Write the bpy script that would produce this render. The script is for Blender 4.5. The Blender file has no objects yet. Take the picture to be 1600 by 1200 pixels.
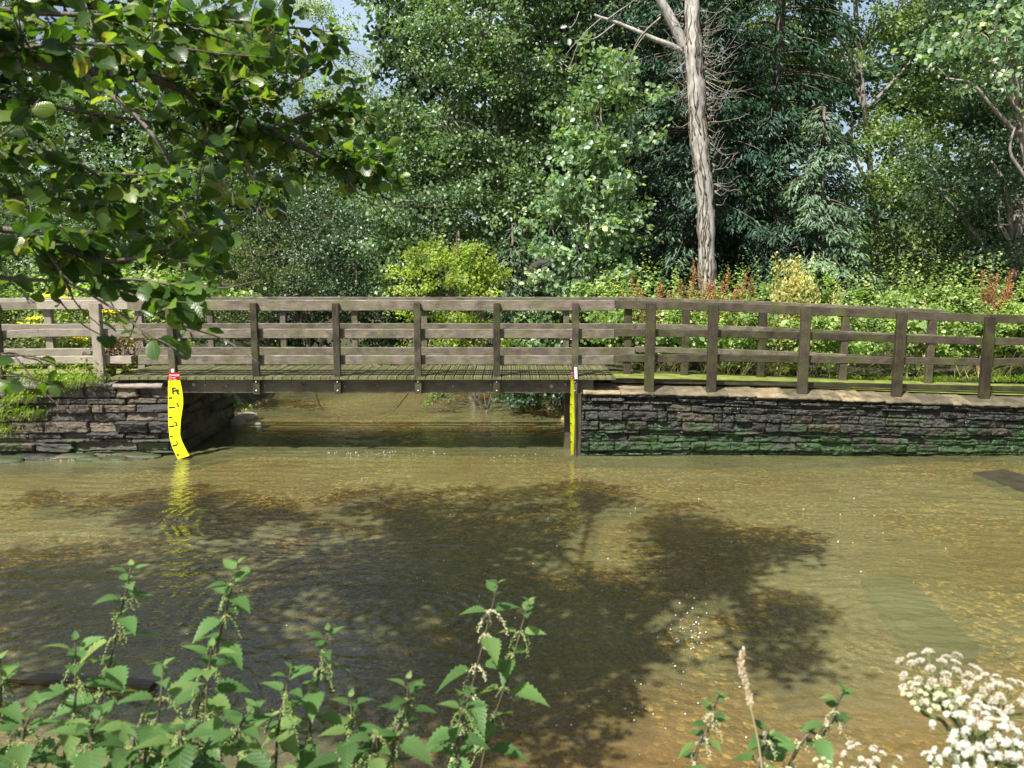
import bpy, math, random
import numpy as np
from mathutils import Vector

random.seed(11)
rng = np.random.default_rng(11)
SC = bpy.context.scene
COL = SC.collection

# ------------------------------------------------------------------ camera
CAM_Z = 3.0
PITCH = math.radians(8.3)
FPX = 1249.0
cam_d = bpy.data.cameras.new('camera')
cam_d.sensor_width = 36.0
cam_d.lens = FPX / 1600 * 36.0
cam_d.clip_start = 0.05
cam_d.clip_end = 800
cam_d.dof.use_dof = True
cam_d.dof.focus_distance = 12.0
cam_d.dof.aperture_fstop = 6.5
cam = bpy.data.objects.new('camera', cam_d)
COL.objects.link(cam)
cam.location = (0, 0, CAM_Z)
cam.rotation_euler = (math.pi / 2 - PITCH, 0, 0)
SC.camera = cam

# ------------------------------------------------------------------ world and sun
SUN = np.array([-0.40, -0.55, 1.0])
SUN_EL = math.atan2(1.0, math.hypot(0.40, 0.55))
SUN_AZ = math.atan2(-0.40, -0.55)
world = bpy.data.worlds.new('World')
SC.world = world
world.use_nodes = True
wn = world.node_tree
bg = wn.nodes['Background']
sky = wn.nodes.new('ShaderNodeTexSky')
sky.sky_type = 'NISHITA'
sky.sun_disc = False
sky.sun_elevation = SUN_EL
sky.sun_rotation = SUN_AZ
sky.air_density = 1.0
sky.dust_density = 4.0
tc = wn.nodes.new('ShaderNodeTexCoord')
cn = wn.nodes.new('ShaderNodeTexNoise'); cn.inputs['Scale'].default_value = 3.2; cn.inputs['Detail'].default_value = 6
cmp_ = wn.nodes.new('ShaderNodeMapping'); cmp_.inputs['Scale'].default_value = (1, 1, 2.2)
wn.links.new(tc.outputs['Generated'], cmp_.inputs[0]); wn.links.new(cmp_.outputs[0], cn.inputs['Vector'])
cr_ = wn.nodes.new('ShaderNodeValToRGB'); cr_.color_ramp.elements[0].position = .36; cr_.color_ramp.elements[1].position = .62
wn.links.new(cn.outputs['Fac'], cr_.inputs[0])
cs_ = wn.nodes.new('ShaderNodeSeparateXYZ'); wn.links.new(tc.outputs['Generated'], cs_.inputs[0])
cy_ = wn.nodes.new('ShaderNodeMapRange'); cy_.inputs[1].default_value = .35; cy_.inputs[2].default_value = .75
wn.links.new(cs_.outputs[1], cy_.inputs[0])
cm_ = wn.nodes.new('ShaderNodeMath'); cm_.operation = 'MULTIPLY'
wn.links.new(cr_.outputs[0], cm_.inputs[0]); wn.links.new(cy_.outputs[0], cm_.inputs[1])
cx_ = wn.nodes.new('ShaderNodeMix'); cx_.data_type = 'RGBA'
wn.links.new(cm_.outputs[0], cx_.inputs['Factor'])
ca_ = [i for i in cx_.inputs if i.type == 'RGBA']
wn.links.new(sky.outputs[0], ca_[0]); ca_[1].default_value = (4.6, 5.9, 7.2, 1)
wn.links.new([o for o in cx_.outputs if o.type == 'RGBA'][0], bg.inputs[0])
bg.inputs[1].default_value = 0.07
sun_d = bpy.data.lights.new('sun', 'SUN')
sun_d.energy = 5.0
sun_d.angle = math.radians(0.5)
sun_d.color = (1.0, 0.96, 0.90)
sun = bpy.data.objects.new('sun', sun_d)
COL.objects.link(sun)
sun.rotation_euler = Vector(SUN.tolist()).to_track_quat('Z', 'Y').to_euler()
SC.view_settings.view_transform = 'Standard'
SC.view_settings.look = 'None'
SC.view_settings.gamma = 1
SC.view_settings.exposure = 1.12
SC.cycles.max_bounces = 7
SC.cycles.diffuse_bounces = 3
SC.cycles.glossy_bounces = 3
SC.cycles.transmission_bounces = 3
SC.cycles.transparent_max_bounces = 8
SC.cycles.use_denoising = True
SC.cycles.sample_clamp_indirect = 4

# ------------------------------------------------------------------ measuring helpers
CP, SP = math.cos(PITCH), math.sin(PITCH)
def ray(px, py):
    u = (px - 800) / FPX
    v = (600 - py) / FPX
    return np.array([u, CP + v * SP, v * CP - SP])
def WY(px, py, Y):
    r = ray(px, py)
    return np.array([0, 0, CAM_Z]) + r * (Y / r[1])
def WZ(px, py, z=0.0):
    r = ray(px, py)
    return np.array([0, 0, CAM_Z]) + r * ((z - CAM_Z) / r[2])

# ------------------------------------------------------------------ object helpers
def tag(o, label=None, cat=None, group=None, kind=None):
    if label: o['label'] = label
    if cat: o['category'] = cat
    if group: o['group'] = group
    if kind: o['kind'] = kind
    return o
def empty(name, loc, label, cat, group=None):
    o = bpy.data.objects.new(name, None)
    COL.objects.link(o)
    o.empty_display_size = 0.2
    o.location = tuple(float(a) for a in loc)
    return tag(o, label, cat, group)
def copy_tree(o, parent=None):
    c = o.copy(); COL.objects.link(c)
    if parent: c.parent = parent
    for ch in [x for x in list(COL.objects) if x.parent == o]:
        copy_tree(ch, c)
    return c

FLAT = {'deck', 'beam', 'joist', 'post', 'rail', 'pile', 'kickboard', 'board', 'bracket', 'wooden_board', 'tick_mark', 'bolt', 'lettering', 'warning_panel'}
class Geo:
    """collects vertices and equal-sided face blocks, links them as one mesh"""
    def __init__(s):
        s.V = []; s.n = 0; s.F = []; s.R = []; s.U = []
    def add(s, V, F, rnd=None, uv=None):
        V = np.asarray(V, float).reshape(-1, 3)
        for f in (F if isinstance(F, list) and len(F) and isinstance(F[0], np.ndarray) else [np.asarray(F)]):
            s.F.append((np.asarray(f) + s.n, ))
        s.V.append(V); s.n += len(V)
        s.R.append(np.full(len(V), random.random()) if rnd is None else np.broadcast_to(np.asarray(rnd, float), (len(V),)))
        s.U.append(np.zeros((len(V), 3)) if uv is None else np.asarray(uv, float).reshape(-1, 3))
        return s
    def build(s, name, mat, parent=None, smooth=None, base=None):
        if smooth is None: smooth = name not in FLAT
        me = bpy.data.meshes.new(name)
        V = np.concatenate(s.V)
        if parent is not None:
            base = parent.matrix_basis.translation if parent.parent is None else None
            off = np.array(parent.location)
            p = parent.parent
            while p is not None:
                off = off + np.array(p.location); p = p.parent
            V = V - off
        loc = None
        if parent is None and base is not None:
            V = V - np.asarray(base, float); loc = base
        me.vertices.add(len(V))
        me.vertices.foreach_set('co', V.astype(np.float32).ravel())
        blocks = [f[0] for f in s.F]
        nl = sum(b.size for b in blocks); nf = sum(len(b) for b in blocks)
        me.loops.add(nl); me.polygons.add(nf)
        me.loops.foreach_set('vertex_index', np.concatenate([b.ravel() for b in blocks]).astype(np.int32))
        tot = np.concatenate([np.full(len(b), b.shape[1]) for b in blocks])
        st = np.concatenate([[0], np.cumsum(tot)[:-1]])
        me.polygons.foreach_set('loop_start', st.astype(np.int32))
        me.polygons.foreach_set('use_smooth', np.full(nf, smooth))
        me.update(calc_edges=True)
        a = me.attributes.new('rnd', 'FLOAT', 'POINT')
        a.data.foreach_set('value', np.concatenate(s.R).astype(np.float32))
        a = me.attributes.new('luv', 'FLOAT_VECTOR', 'POINT')
        a.data.foreach_set('vector', np.concatenate(s.U).astype(np.float32).ravel())
        for m in (mat if isinstance(mat, (list, tuple)) else [mat]):
            me.materials.append(m)
        o = bpy.data.objects.new(name, me)
        COL.objects.link(o)
        if parent is not None: o.parent = parent
        if loc is not None: o.location = tuple(float(a) for a in loc)
        return o

def norm(a):
    return a / np.maximum(np.linalg.norm(a, axis=-1, keepdims=True), 1e-9)

def tube(g, pts, rad, ns=7, rnd=None):
    pts = np.asarray(pts, float); n = len(pts)
    rad = np.broadcast_to(np.asarray(rad, float), (n,))
    tan = norm(np.gradient(pts, axis=0))
    ref = np.array([0.31, 0.2, 0.93]) if abs(tan[:, 2]).mean() < 0.8 else np.array([1.0, 0.1, 0.0])
    a = norm(np.cross(tan, ref)); b = np.cross(tan, a)
    th = np.arange(ns) / ns * 2 * math.pi
    ring = pts[:, None] + rad[:, None, None] * (a[:, None] * np.cos(th)[None, :, None] + b[:, None] * np.sin(th)[None, :, None])
    L = np.concatenate([[0], np.cumsum(np.linalg.norm(np.diff(pts, axis=0), axis=1))])
    uv = np.stack([np.broadcast_to(th / 6.283, (n, ns)), np.broadcast_to(L[:, None], (n, ns)), np.zeros((n, ns))], -1)
    i = np.arange(n - 1)[:, None] * ns; j = np.arange(ns)[None]
    k = (j + 1) % ns
    F = np.stack([i + j, i + k, i + ns + k, i + ns + j], -1).reshape(-1, 4)
    V = ring.reshape(-1, 3)
    g.add(V, [F, np.arange(ns)[::-1][None].copy(), ((n - 1) * ns + np.arange(ns))[None]], rnd, uv)

def curve(pts, n=24, wob=0.0):
    """smooth path through control points (Catmull-Rom)"""
    P = np.asarray(pts, float)
    P = np.vstack([2 * P[0] - P[1], P, 2 * P[-1] - P[-2]])
    segs = len(P) - 3
    out = []
    for t in np.linspace(0, segs - 1e-6, n):
        i = int(t); f = t - i
        p0, p1, p2, p3 = P[i:i + 4]
        out.append(0.5 * ((2 * p1) + (-p0 + p2) * f + (2 * p0 - 5 * p1 + 4 * p2 - p3) * f * f + (-p0 + 3 * p1 - 3 * p2 + p3) * f ** 3))
    out = np.array(out)
    if wob:
        w = np.zeros_like(out)
        for fr in (3, 7, 13):
            w += np.sin(np.linspace(0, fr, n)[:, None] * 2 + rng.uniform(0, 6, 3)) * wob / fr * 2
        w *= np.linspace(0, 1, n)[:, None] ** .5
        out = out + w
    return out

def plank(g, p0, p1, w, h, c=0.006, jit=0.0015, rnd=None, up=None):
    """a chamfered, slightly uneven timber from p0 to p1 (centre line), w sideways, h along up"""
    p0 = np.asarray(p0, float); p1 = np.asarray(p1, float)
    L = np.linalg.norm(p1 - p0); n = max(2, int(L / 0.14) + 1)
    d = (p1 - p0) / L
    up = np.array([0, 0, 1.0]) if up is None else np.asarray(up, float)
    s = norm(np.cross(d, up)); u = np.cross(s, d)
    W, H = w / 2, h / 2
    cs = np.array([(-W + c, -H), (W - c, -H), (W, -H + c), (W, H - c), (W - c, H), (-W + c, H), (-W, H - c), (-W, -H + c)])
    t = np.linspace(0, 1, n)
    base = p0 + (p1 - p0) * t[:, None]
    j = rng.normal(0, jit, (n, 8, 2))
    V = base[:, None] + s * (cs[None, :, 0:1] + j[..., 0:1]) + u * (cs[None, :, 1:2] + j[..., 1:2])
    i = np.arange(n - 1)[:, None] * 8; q = np.arange(8)[None]; k = (q + 1) % 8
    F = np.stack([i + q, i + k, i + 8 + k, i + 8 + q], -1).reshape(-1, 4)
    r0 = random.random() if rnd is None else rnd
    uv = np.stack([np.broadcast_to(cs[None, :, 0], (n, 8)), np.broadcast_to(cs[None, :, 1], (n, 8)), np.broadcast_to((t * L)[:, None], (n, 8))], -1)
    uv = uv + np.array([r0 * 3, r0 * 7, r0 * 11])
    g.add(V.reshape(-1, 3), [F, np.arange(8)[::-1][None].copy(), ((n - 1) * 8 + np.arange(8))[None]], r0, uv)

# leaf templates: vertices (x across, y along, z up), faces
def tmpl_strip(ts, ws, fold=0.2, droop=0.15, wave=0.0, stalk=0.0):
    V = []
    for i, (t, w) in enumerate(zip(ts, ws)):
        z = -droop * t * t
        wv = wave * math.sin(i * 2.4)
        V += [(-w, t + stalk, z + w * fold + wv), (0, t + stalk, z), (w, t + stalk, z + w * fold - wv)]
    F = []
    for i in range(len(ts) - 1):
        a = i * 3
        F += [(a, a + 1, a + 4, a + 3), (a + 1, a + 2, a + 5, a + 4)]
    V = np.array(V, float)
    U = np.stack([V[:, 0] * 2 + .5, V[:, 1], np.zeros(len(V))], -1)
    return V, np.array(F), U
DIAMOND = (np.array([(0, 0, 0), (.36, .42, .1), (0, 1, -.1), (-.36, .42, .1)], float), np.array([(0, 1, 2), (0, 2, 3)]),
           np.array([(.5, 0, 0), (1, .5, 0), (.5, 1, 0), (0, .5, 0)], float))
ROUND = (np.array([(0, 0, 0), (.38, .25, .1), (.4, .65, .08), (0, 1, -.08), (-.4, .65, .08), (-.38, .25, .1)], float),
         np.array([(0, 1, 2, 3), (0, 3, 4, 5)]), np.array([(.5, 0, 0), (1, .3, 0), (1, .7, 0), (.5, 1, 0), (0, .7, 0), (0, .3, 0)], float))
NARROW = (np.array([(0, 0, 0), (.15, .4, .04), (0, 1, -.14), (-.15, .4, .04)], float), np.array([(0, 1, 2), (0, 2, 3)]),
          np.array([(.5, 0, 0), (1, .5, 0), (.5, 1, 0), (0, .5, 0)], float))
ALDER = tmpl_strip([0, .06, .2, .4, .6, .78, .92, 1.0], [.01, .11, .24, .34, .37, .32, .19, .04], .30, .22, .03)
_t = np.linspace(0, 1, 17)
_w = 0.31 * np.sin(np.pi * np.clip(_t, 0, 1) ** .55) ** 1.05
_w = _w * np.where(np.arange(17) % 2 == 0, .84, 1.10); _w[-1] = 0.0; _w[0] = .05
NETTLE = tmpl_strip(_t, _w, .30, .30, .006)
BEAD = (np.array([(1, 0, 0), (-1, 0, 0), (0, 1, 0), (0, -1, 0), (0, 0, 1), (0, 0, -1)], float) * .5,
        np.array([(0, 2, 4), (2, 1, 4), (1, 3, 4), (3, 0, 4), (2, 0, 5), (1, 2, 5), (3, 1, 5), (0, 3, 5)]), np.zeros((6, 3)))

def leaves(g, tm, P, D, N, S, R=None):
    """instances of a leaf template: positions, directions, normals, sizes"""
    V, F, U = tm
    n = len(P)
    if n == 0: return
    D = norm(D); X = norm(np.cross(D, N)); Z = np.cross(X, D)
    S = np.broadcast_to(np.asarray(S, float), (n,))[:, None, None]
    W = P[:, None] + S * (V[None, :, 0:1] * X[:, None] + V[None, :, 1:2] * D[:, None] + V[None, :, 2:3] * Z[:, None])
    R = rng.random(n) if R is None else np.broadcast_to(R, (n,))
    Fi = (F[None] + (np.arange(n) * len(V))[:, None, None]).reshape(-1, F.shape[1])
    g.add(W.reshape(-1, 3), [Fi], np.repeat(R, len(V)), np.tile(U, (n, 1)))

# ------------------------------------------------------------------ material helpers
def new_mat(name):
    m = bpy.data.materials.new(name); m.use_nodes = True
    nt = m.node_tree; nt.nodes.clear()
    return m, nt
def N(nt, t, **kw):
    n = nt.nodes.new(t)
    for k, v in kw.items():
        if k.startswith('i_'):
            n.inputs[int(k[2:])].default_value = v
        else: setattr(n, k, v)
    return n
def ramp(nt, fac, stops):
    r = N(nt, 'ShaderNodeValToRGB')
    e = r.color_ramp.elements
    while len(e) < len(stops): e.new(0.5)
    for i, (p, c) in enumerate(stops):
        e[i].position = p
        e[i].color = (c, c, c, 1) if isinstance(c, (int, float)) else (*c, 1)
    nt.links.new(fac, r.inputs[0])
    return r.outputs[0]
def mixc(nt, fac, a, b, mode='MIX'):
    m = N(nt, 'ShaderNodeMix', data_type='RGBA', blend_type=mode)
    for sock, v in ((m.inputs['Factor'], fac), (m.inputs['A'], a), (m.inputs['B'], b)):
        if hasattr(v, 'is_linked') or hasattr(v, 'links'): nt.links.new(v, sock)
        elif isinstance(v, (int, float)): 
            sock.default_value = v if sock.type == 'VALUE' else (v, v, v, 1)
        else: sock.default_value = (*v, 1)
    return next(o for o in m.outputs if o.type == 'RGBA')
def sid(node, name):
    return next(s for s in node.inputs if s.name == name and s.enabled)
def noise(nt, vec, scale, detail=4, rough=.55, sc=None):
    if sc is not None:
        mp = N(nt, 'ShaderNodeMapping'); mp.inputs['Scale'].default_value = sc
        nt.links.new(vec, mp.inputs[0]); vec = mp.outputs[0]
    n = N(nt, 'ShaderNodeTexNoise'); n.inputs['Scale'].default_value = scale
    n.inputs['Detail'].default_value = detail; n.inputs['Roughness'].default_value = rough
    nt.links.new(vec, n.inputs['Vector'])
    return n.outputs['Fac']
def mathn(nt, op, a, b=None, c=None):
    m = N(nt, 'ShaderNodeMath', operation=op)
    for i, v in enumerate((a, b, c)):
        if v is None: continue
        if isinstance(v, (int, float)): m.inputs[i].default_value = v
        else: nt.links.new(v, m.inputs[i])
    return m.outputs[0]

def leaf_mat(name, stops, gloss=.35, rough=.42, trans=.45, tcol=(1.5, 1.6, .55), veins=False, spots=None):
    m, nt = new_mat(name)
    at = N(nt, 'ShaderNodeAttribute', attribute_name='rnd')
    geo = N(nt, 'ShaderNodeNewGeometry')
    col = ramp(nt, at.outputs['Fac'], stops)
    big = noise(nt, geo.outputs['Position'], 1.7, 2)
    k_ = 1.0 if veins else 1.3
    col = mixc(nt, 1.0, col, ramp(nt, big, [(.3, .7 * k_), (.7, 1.25 * k_)]), 'MULTIPLY')
    if veins:
        uv = N(nt, 'ShaderNodeAttribute', attribute_name='luv')
        sx = N(nt, 'ShaderNodeSeparateXYZ'); nt.links.new(uv.outputs['Vector'], sx.inputs[0])
        ax = mathn(nt, 'ABSOLUTE', mathn(nt, 'SUBTRACT', sx.outputs[0], .5))
        t = mathn(nt, 'SUBTRACT', sx.outputs[1], mathn(nt, 'MULTIPLY', ax, .55))
        w = mathn(nt, 'SINE', mathn(nt, 'MULTIPLY', t, 50.0))
        v = mathn(nt, 'POWER', mathn(nt, 'ABSOLUTE', w), 6.0)
        mid = mathn(nt, 'LESS_THAN', ax, .022)
        vm = mathn(nt, 'MAXIMUM', mathn(nt, 'MULTIPLY', v, .16), mathn(nt, 'MULTIPLY', mid, .4))
        col = mixc(nt, vm, col, (.16, .24, .06))
        if spots:
            sp = noise(nt, geo.outputs['Position'], 60, 3)
            sel = mathn(nt, 'GREATER_THAN', at.outputs['Fac'], .93)
            col = mixc(nt, mathn(nt, 'MULTIPLY', sel, ramp(nt, sp, [(.5, 0.), (.6, 1.)])), col, spots)
    p = N(nt, 'ShaderNodeBsdfPrincipled')
    nt.links.new(col, p.inputs['Base Color'])
    p.inputs['Roughness'].default_value = rough
    p.inputs['Specular IOR Level'].default_value = gloss
    tr = N(nt, 'ShaderNodeBsdfTranslucent')
    nt.links.new(mixc(nt, 1.0, col, tcol, 'MULTIPLY'), tr.inputs['Color'])
    mx = N(nt, 'ShaderNodeMixShader'); mx.inputs[0].default_value = trans
    nt.links.new(p.outputs[0], mx.inputs[1]); nt.links.new(tr.outputs[0], mx.inputs[2])
    if veins:
        bm = N(nt, 'ShaderNodeBump'); bm.inputs['Strength'].default_value = .2; bm.inputs['Distance'].default_value = .001
        nt.links.new(w, bm.inputs['Height']); nt.links.new(bm.outputs[0], p.inputs['Normal'])
    out = N(nt, 'ShaderNodeOutputMaterial'); nt.links.new(mx.outputs[0], out.inputs[0])
    return m

def solid(name, color, rough=.6, noise_scale=None, dark=.6, spec=.4, bump=0.0, metallic=0):
    m, nt = new_mat(name)
    p = N(nt, 'ShaderNodeBsdfPrincipled')
    p.inputs['Roughness'].default_value = rough; p.inputs['Specular IOR Level'].default_value = spec
    p.inputs['Metallic'].default_value = metallic
    geo = N(nt, 'ShaderNodeNewGeometry')
    ns = noise(nt, geo.outputs['Position'], noise_scale or 20, 4)
    c = mixc(nt, ramp(nt, ns, [(.35, 0.), (.7, 1.)]), tuple(x * dark for x in color), color)
    nt.links.new(c, p.inputs['Base Color'])
    if bump:
        b = N(nt, 'ShaderNodeBump'); b.inputs['Distance'].default_value = bump
        nt.links.new(ns, b.inputs['Height']); nt.links.new(b.outputs[0], p.inputs['Normal'])
    out = N(nt, 'ShaderNodeOutputMaterial'); nt.links.new(p.outputs[0], out.inputs[0])
    return m

def wood_mat(name, ca, cb, moss=(.08, .10, .02), moss_amt=.3, rough=.55, dark=(.02, .017, .012), stain=.5):
    m, nt = new_mat(name)
    uv = N(nt, 'ShaderNodeAttribute', attribute_name='luv').outputs['Vector']
    at = N(nt, 'ShaderNodeAttribute', attribute_name='rnd').outputs['Fac']
    geo = N(nt, 'ShaderNodeNewGeometry')
    pos = geo.outputs['Position']
    grain = noise(nt, uv, 9, 6, .65, (9, 9, .7))
    blot = noise(nt, pos, 5, 5, .65)
    fine = noise(nt, pos, 55, 3, .6)
    crack = ramp(nt, noise(nt, uv, 16, 3, .5, (14, 14, .35)), [(.30, .9), (.36, 0.)])
    col = mixc(nt, ramp(nt, grain, [(.3, 0.), (.7, 1.)]), ca, cb)
    col = mixc(nt, mathn(nt, 'MULTIPLY', ramp(nt, blot, [(.42, 0.), (.62, 1.)]), stain), col, dark)
    col = mixc(nt, 1.0, col, ramp(nt, at, [(0, .62), (1, 1.35)]), 'MULTIPLY')
    col = mixc(nt, crack, col, (.012, .010, .008))
    mo = noise(nt, pos, 2.6, 5, .7)
    col = mixc(nt, mathn(nt, 'MULTIPLY', ramp(nt, mo, [(.45, 0.), (.62, 1.)]), moss_amt), col, moss)
    lich = ramp(nt, fine, [(.66, 0.), (.72, 1.)])
    col = mixc(nt, mathn(nt, 'MULTIPLY', lich, .35), col, (.42, .42, .36))
    p = N(nt, 'ShaderNodeBsdfPrincipled'); nt.links.new(col, p.inputs['Base Color'])
    nt.links.new(ramp(nt, blot, [(.3, rough + .12), (.7, rough - .12)]), p.inputs['Roughness'])
    p.inputs['Specular IOR Level'].default_value = .35
    b = N(nt, 'ShaderNodeBump'); b.inputs['Distance'].default_value = .004; b.inputs['Strength'].default_value = .8
    nt.links.new(mathn(nt, 'ADD', grain, mathn(nt, 'MULTIPLY', fine, .35)), b.inputs['Height']); nt.links.new(b.outputs[0], p.inputs['Normal'])
    out = N(nt, 'ShaderNodeOutputMaterial'); nt.links.new(p.outputs[0], out.inputs[0])
    return m

def bark_mat(name, ca, cb, sc=(6, 1.2, 1), bump=.02):
    m, nt = new_mat(name)
    geo = N(nt, 'ShaderNodeNewGeometry')
    a = noise(nt, geo.outputs['Position'], 4, 6, .65, (3, 3, 1))
    b = noise(nt, geo.outputs['Position'], 14, 5, .7, (1, 1, .35))
    col = mixc(nt, ramp(nt, a, [(.38, 0.), (.62, 1.)]), ca, cb)
    col = mixc(nt, ramp(nt, b, [(.33, .55), (.48, 0.)]), col, tuple(x * .3 for x in ca))
    p = N(nt, 'ShaderNodeBsdfPrincipled'); nt.links.new(col, p.inputs['Base Color']); p.inputs['Roughness'].default_value = .75
    bm = N(nt, 'ShaderNodeBump'); bm.inputs['Distance'].default_value = bump
    nt.links.new(b, bm.inputs['Height']); nt.links.new(bm.outputs[0], p.inputs['Normal'])
    out = N(nt, 'ShaderNodeOutputMaterial'); nt.links.new(p.outputs[0], out.inputs[0])
    return m

# ------------------------------------------------------------------ numpy value noise
def vnoise(x, y, seed=0):
    r = np.random.default_rng(seed).random((256, 256))
    xi = np.floor(x).astype(int); yi = np.floor(y).astype(int)
    fx = x - xi; fy = y - yi
    fx = fx * fx * (3 - 2 * fx); fy = fy * fy * (3 - 2 * fy)
    a = r[xi % 256, yi % 256]; b = r[(xi + 1) % 256, yi % 256]
    c = r[xi % 256, (yi + 1) % 256]; d = r[(xi + 1) % 256, (yi + 1) % 256]
    return (a * (1 - fx) + b * fx) * (1 - fy) + (c * (1 - fx) + d * fx) * fy
def fbm(x, y, seed=0, o=4):
    s = 0; a = 1; t = 0
    for k in range(o):
        s = s + a * vnoise(x * 2 ** k, y * 2 ** k, seed + k); t += a; a *= .5
    return s / t
def sstep(a, b, x):
    t = np.clip((x - a) / (b - a), 0, 1); return t * t * (3 - 2 * t)

# ------------------------------------------------------------------ setting: ground, river bed, water
def right_top(x):     # level of the path and wall on the right, falling gently away from the bridge
    return 1.10 - 0.235 * sstep(0, 1, np.clip((x - 1.2) / 7.0, 0, 1.3) * .78)
def ground_h(x, y):
    n = fbm(x * .8, y * .8, 3) - .5
    bed = -0.20 + n * .10
    bed = bed - .10 * sstep(7.5, 4.5, y)
    bed = bed + .13 * sstep(5.5, 7.5, x) * sstep(9.0, 11.5, y)
    near = sstep(3.0, 1.8, y + n * .2)
    h = bed * (1 - near) + 1.32 * near
    yf = sstep(12.70, 12.82, y)
    platL = 1.17 + 0 * x
    platR = right_top(x) - .04
    lb = np.where(y < 15.2, -5.55, -5.25 - .10 * (y - 15.2) - .8 * (fbm(y * .5, x * 0 + 1, 9) - .5))
    rb = np.where(y < 15.2, 1.25, .75 - .05 * (y - 15.2) + .9 * (fbm(y * .6, x * 0 + 4, 8) - .5))
    wd = np.where(y < 15.2, .06, .9)
    L = sstep(0, 1, (lb - x) / wd); R = sstep(0, 1, (x - rb) / wd)
    h = h + yf * L * (platL - h + .25 * (n + .1) * (y > 15)) 
    h = h + yf * R * (platR - h + .25 * (n + .1) * (y > 14.6))
    end = sstep(24.5, 26.5, y + .3 * x)
    h = h * (1 - end) + end * (1.3 + n)
    far = sstep(22, 60, y)
    h = h + far * 3 * sstep(0, 1, end)
    return h
xs = np.unique(np.concatenate([np.linspace(-60, -14, 24), np.linspace(-14, 12, 200), np.linspace(12, 60, 24), np.linspace(-5.7, -5.4, 8), np.linspace(1.15, 1.4, 8)]))
ys = np.unique(np.concatenate([np.linspace(-20, 2, 14), np.linspace(2, 27, 200), np.linspace(12.66, 12.86, 9), np.linspace(27, 140, 30)]))
GX, GY = np.meshgrid(xs, ys, indexing='xy')
GZ = ground_h(GX, GY)
def grid_faces(nr, nc):
    i = np.arange(nr - 1)[:, None] * nc; j = np.arange(nc - 1)[None]
    return np.stack([i + j, i + j + 1, i + nc + j + 1, i + nc + j], -1).reshape(-1, 4)
g = Geo(); g.add(np.stack([GX, GY, GZ], -1).reshape(-1, 3), [grid_faces(len(ys), len(xs))])
m, nt = new_mat('ground_and_gravel')
geo = N(nt, 'ShaderNodeNewGeometry'); pos = geo.outputs['Position']
sep = N(nt, 'ShaderNodeSeparateXYZ'); nt.links.new(pos, sep.inputs[0])
vor = N(nt, 'ShaderNodeTexVoronoi'); vor.inputs['Scale'].default_value = 24; nt.links.new(pos, vor.inputs['Vector'])
vor2 = N(nt, 'ShaderNodeTexVoronoi'); vor2.inputs['Scale'].default_value = 9; nt.links.new(pos, vor2.inputs['Vector'])
sv = N(nt, 'ShaderNodeSeparateColor'); nt.links.new(vor.outputs['Color'], sv.inputs[0])
sv2 = N(nt, 'ShaderNodeSeparateColor'); nt.links.new(vor2.outputs['Color'], sv2.inputs[0])
peb_caustics = ramp(nt, sv.outputs[0], [(0, (.10, .075, .035)), (.45, (.20, .155, .065)), (.72, (.30, .23, .09)), (.86, (.62, .48, .17)), (1, (.8, .7, .42))])  # pebble tones; the brightest ones paint in sun caustics seen through the ripples
peb2 = ramp(nt, sv2.outputs[0], [(0, .7), (1, 1.25)])
grav = mixc(nt, 1.0, peb_caustics, peb2, 'MULTIPLY')
silt = noise(nt, pos, .55, 6, .65)
grav = mixc(nt, ramp(nt, silt, [(.42, 0.), (.60, .85)]), grav, (.20, .15, .065))
soil = mixc(nt, noise(nt, pos, 12, 5), (.030, .024, .013), (.035, .045, .014))
isdry = ramp(nt, mathn(nt, 'ADD', sep.outputs[2], .5), [(.52, 0.), (.6, 1.)])
col = mixc(nt, isdry, grav, soil)
p = N(nt, 'ShaderNodeBsdfPrincipled'); nt.links.new(col, p.inputs['Base Color']); p.inputs['Roughness'].default_value = .8
bm = N(nt, 'ShaderNodeBump'); bm.inputs['Distance'].default_value = .03; bm.inputs['Strength'].default_value = 1
nt.links.new(vor.outputs['Distance'], bm.inputs['Height']); bm.invert = True; nt.links.new(bm.outputs[0], p.inputs['Normal'])
out = N(nt, 'ShaderNodeOutputMaterial'); nt.links.new(p.outputs[0], out.inputs[0])
ground = tag(g.build('ground', m), 'gravel river bed and soil banks under the plants', kind='structure')

# water: real small waves in the mesh, finer ripple in the shading
wx = np.concatenate([np.linspace(-15, -6.5, 60), np.linspace(-6.45, 6.5, 560), np.linspace(6.56, 12, 50)]); wy = np.concatenate([np.linspace(1.9, 13, 500), np.linspace(13.05, 27, 180)])
WX, WYg = np.meshgrid(wx, wy, indexing='xy')
wz = (fbm(WX * .9 + .4 * WYg, WYg * 1.6, 21, 3) - .5) * .016
wz = wz + .0035 * np.sin(WYg * 26 + 3.2 * fbm(WX * .7, WYg * .7, 31, 3) * 6) * sstep(.42, .6, fbm(WX * .35, WYg * .5, 17, 3))
wz = wz + (fbm(WX * 6, WYg * 11, 91, 2) - .5) * .014 * sstep(.3, .65, fbm(WX * .45 + 3, WYg * .8, 93, 3))
for (px, py, lam, amp, dec) in ((120, 1130, .15, .0038, 1.3), (640, 960, .13, .0030, 1.5), (1130, 1000, .12, .0022, .9), (520, 800, .14, .0026, 1.6), (1420, 980, .13, .0020, 1.2), (300, 700, .12, .0022, 1.0)):
    c0 = WZ(px, py, 0); rr0 = np.hypot((WX - c0[0]) * .9, WYg - c0[1]) + .12 * fbm(WX * 2, WYg * 2, 77, 2)
    wz = wz + 2.3 * amp * np.sin(rr0 * 6.283 / lam) * np.exp(-((rr0 - dec * .5) / dec) ** 2) * sstep(.35, .6, fbm(WX * 1.1 + px, WYg * 1.6, 55, 3))
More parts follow.
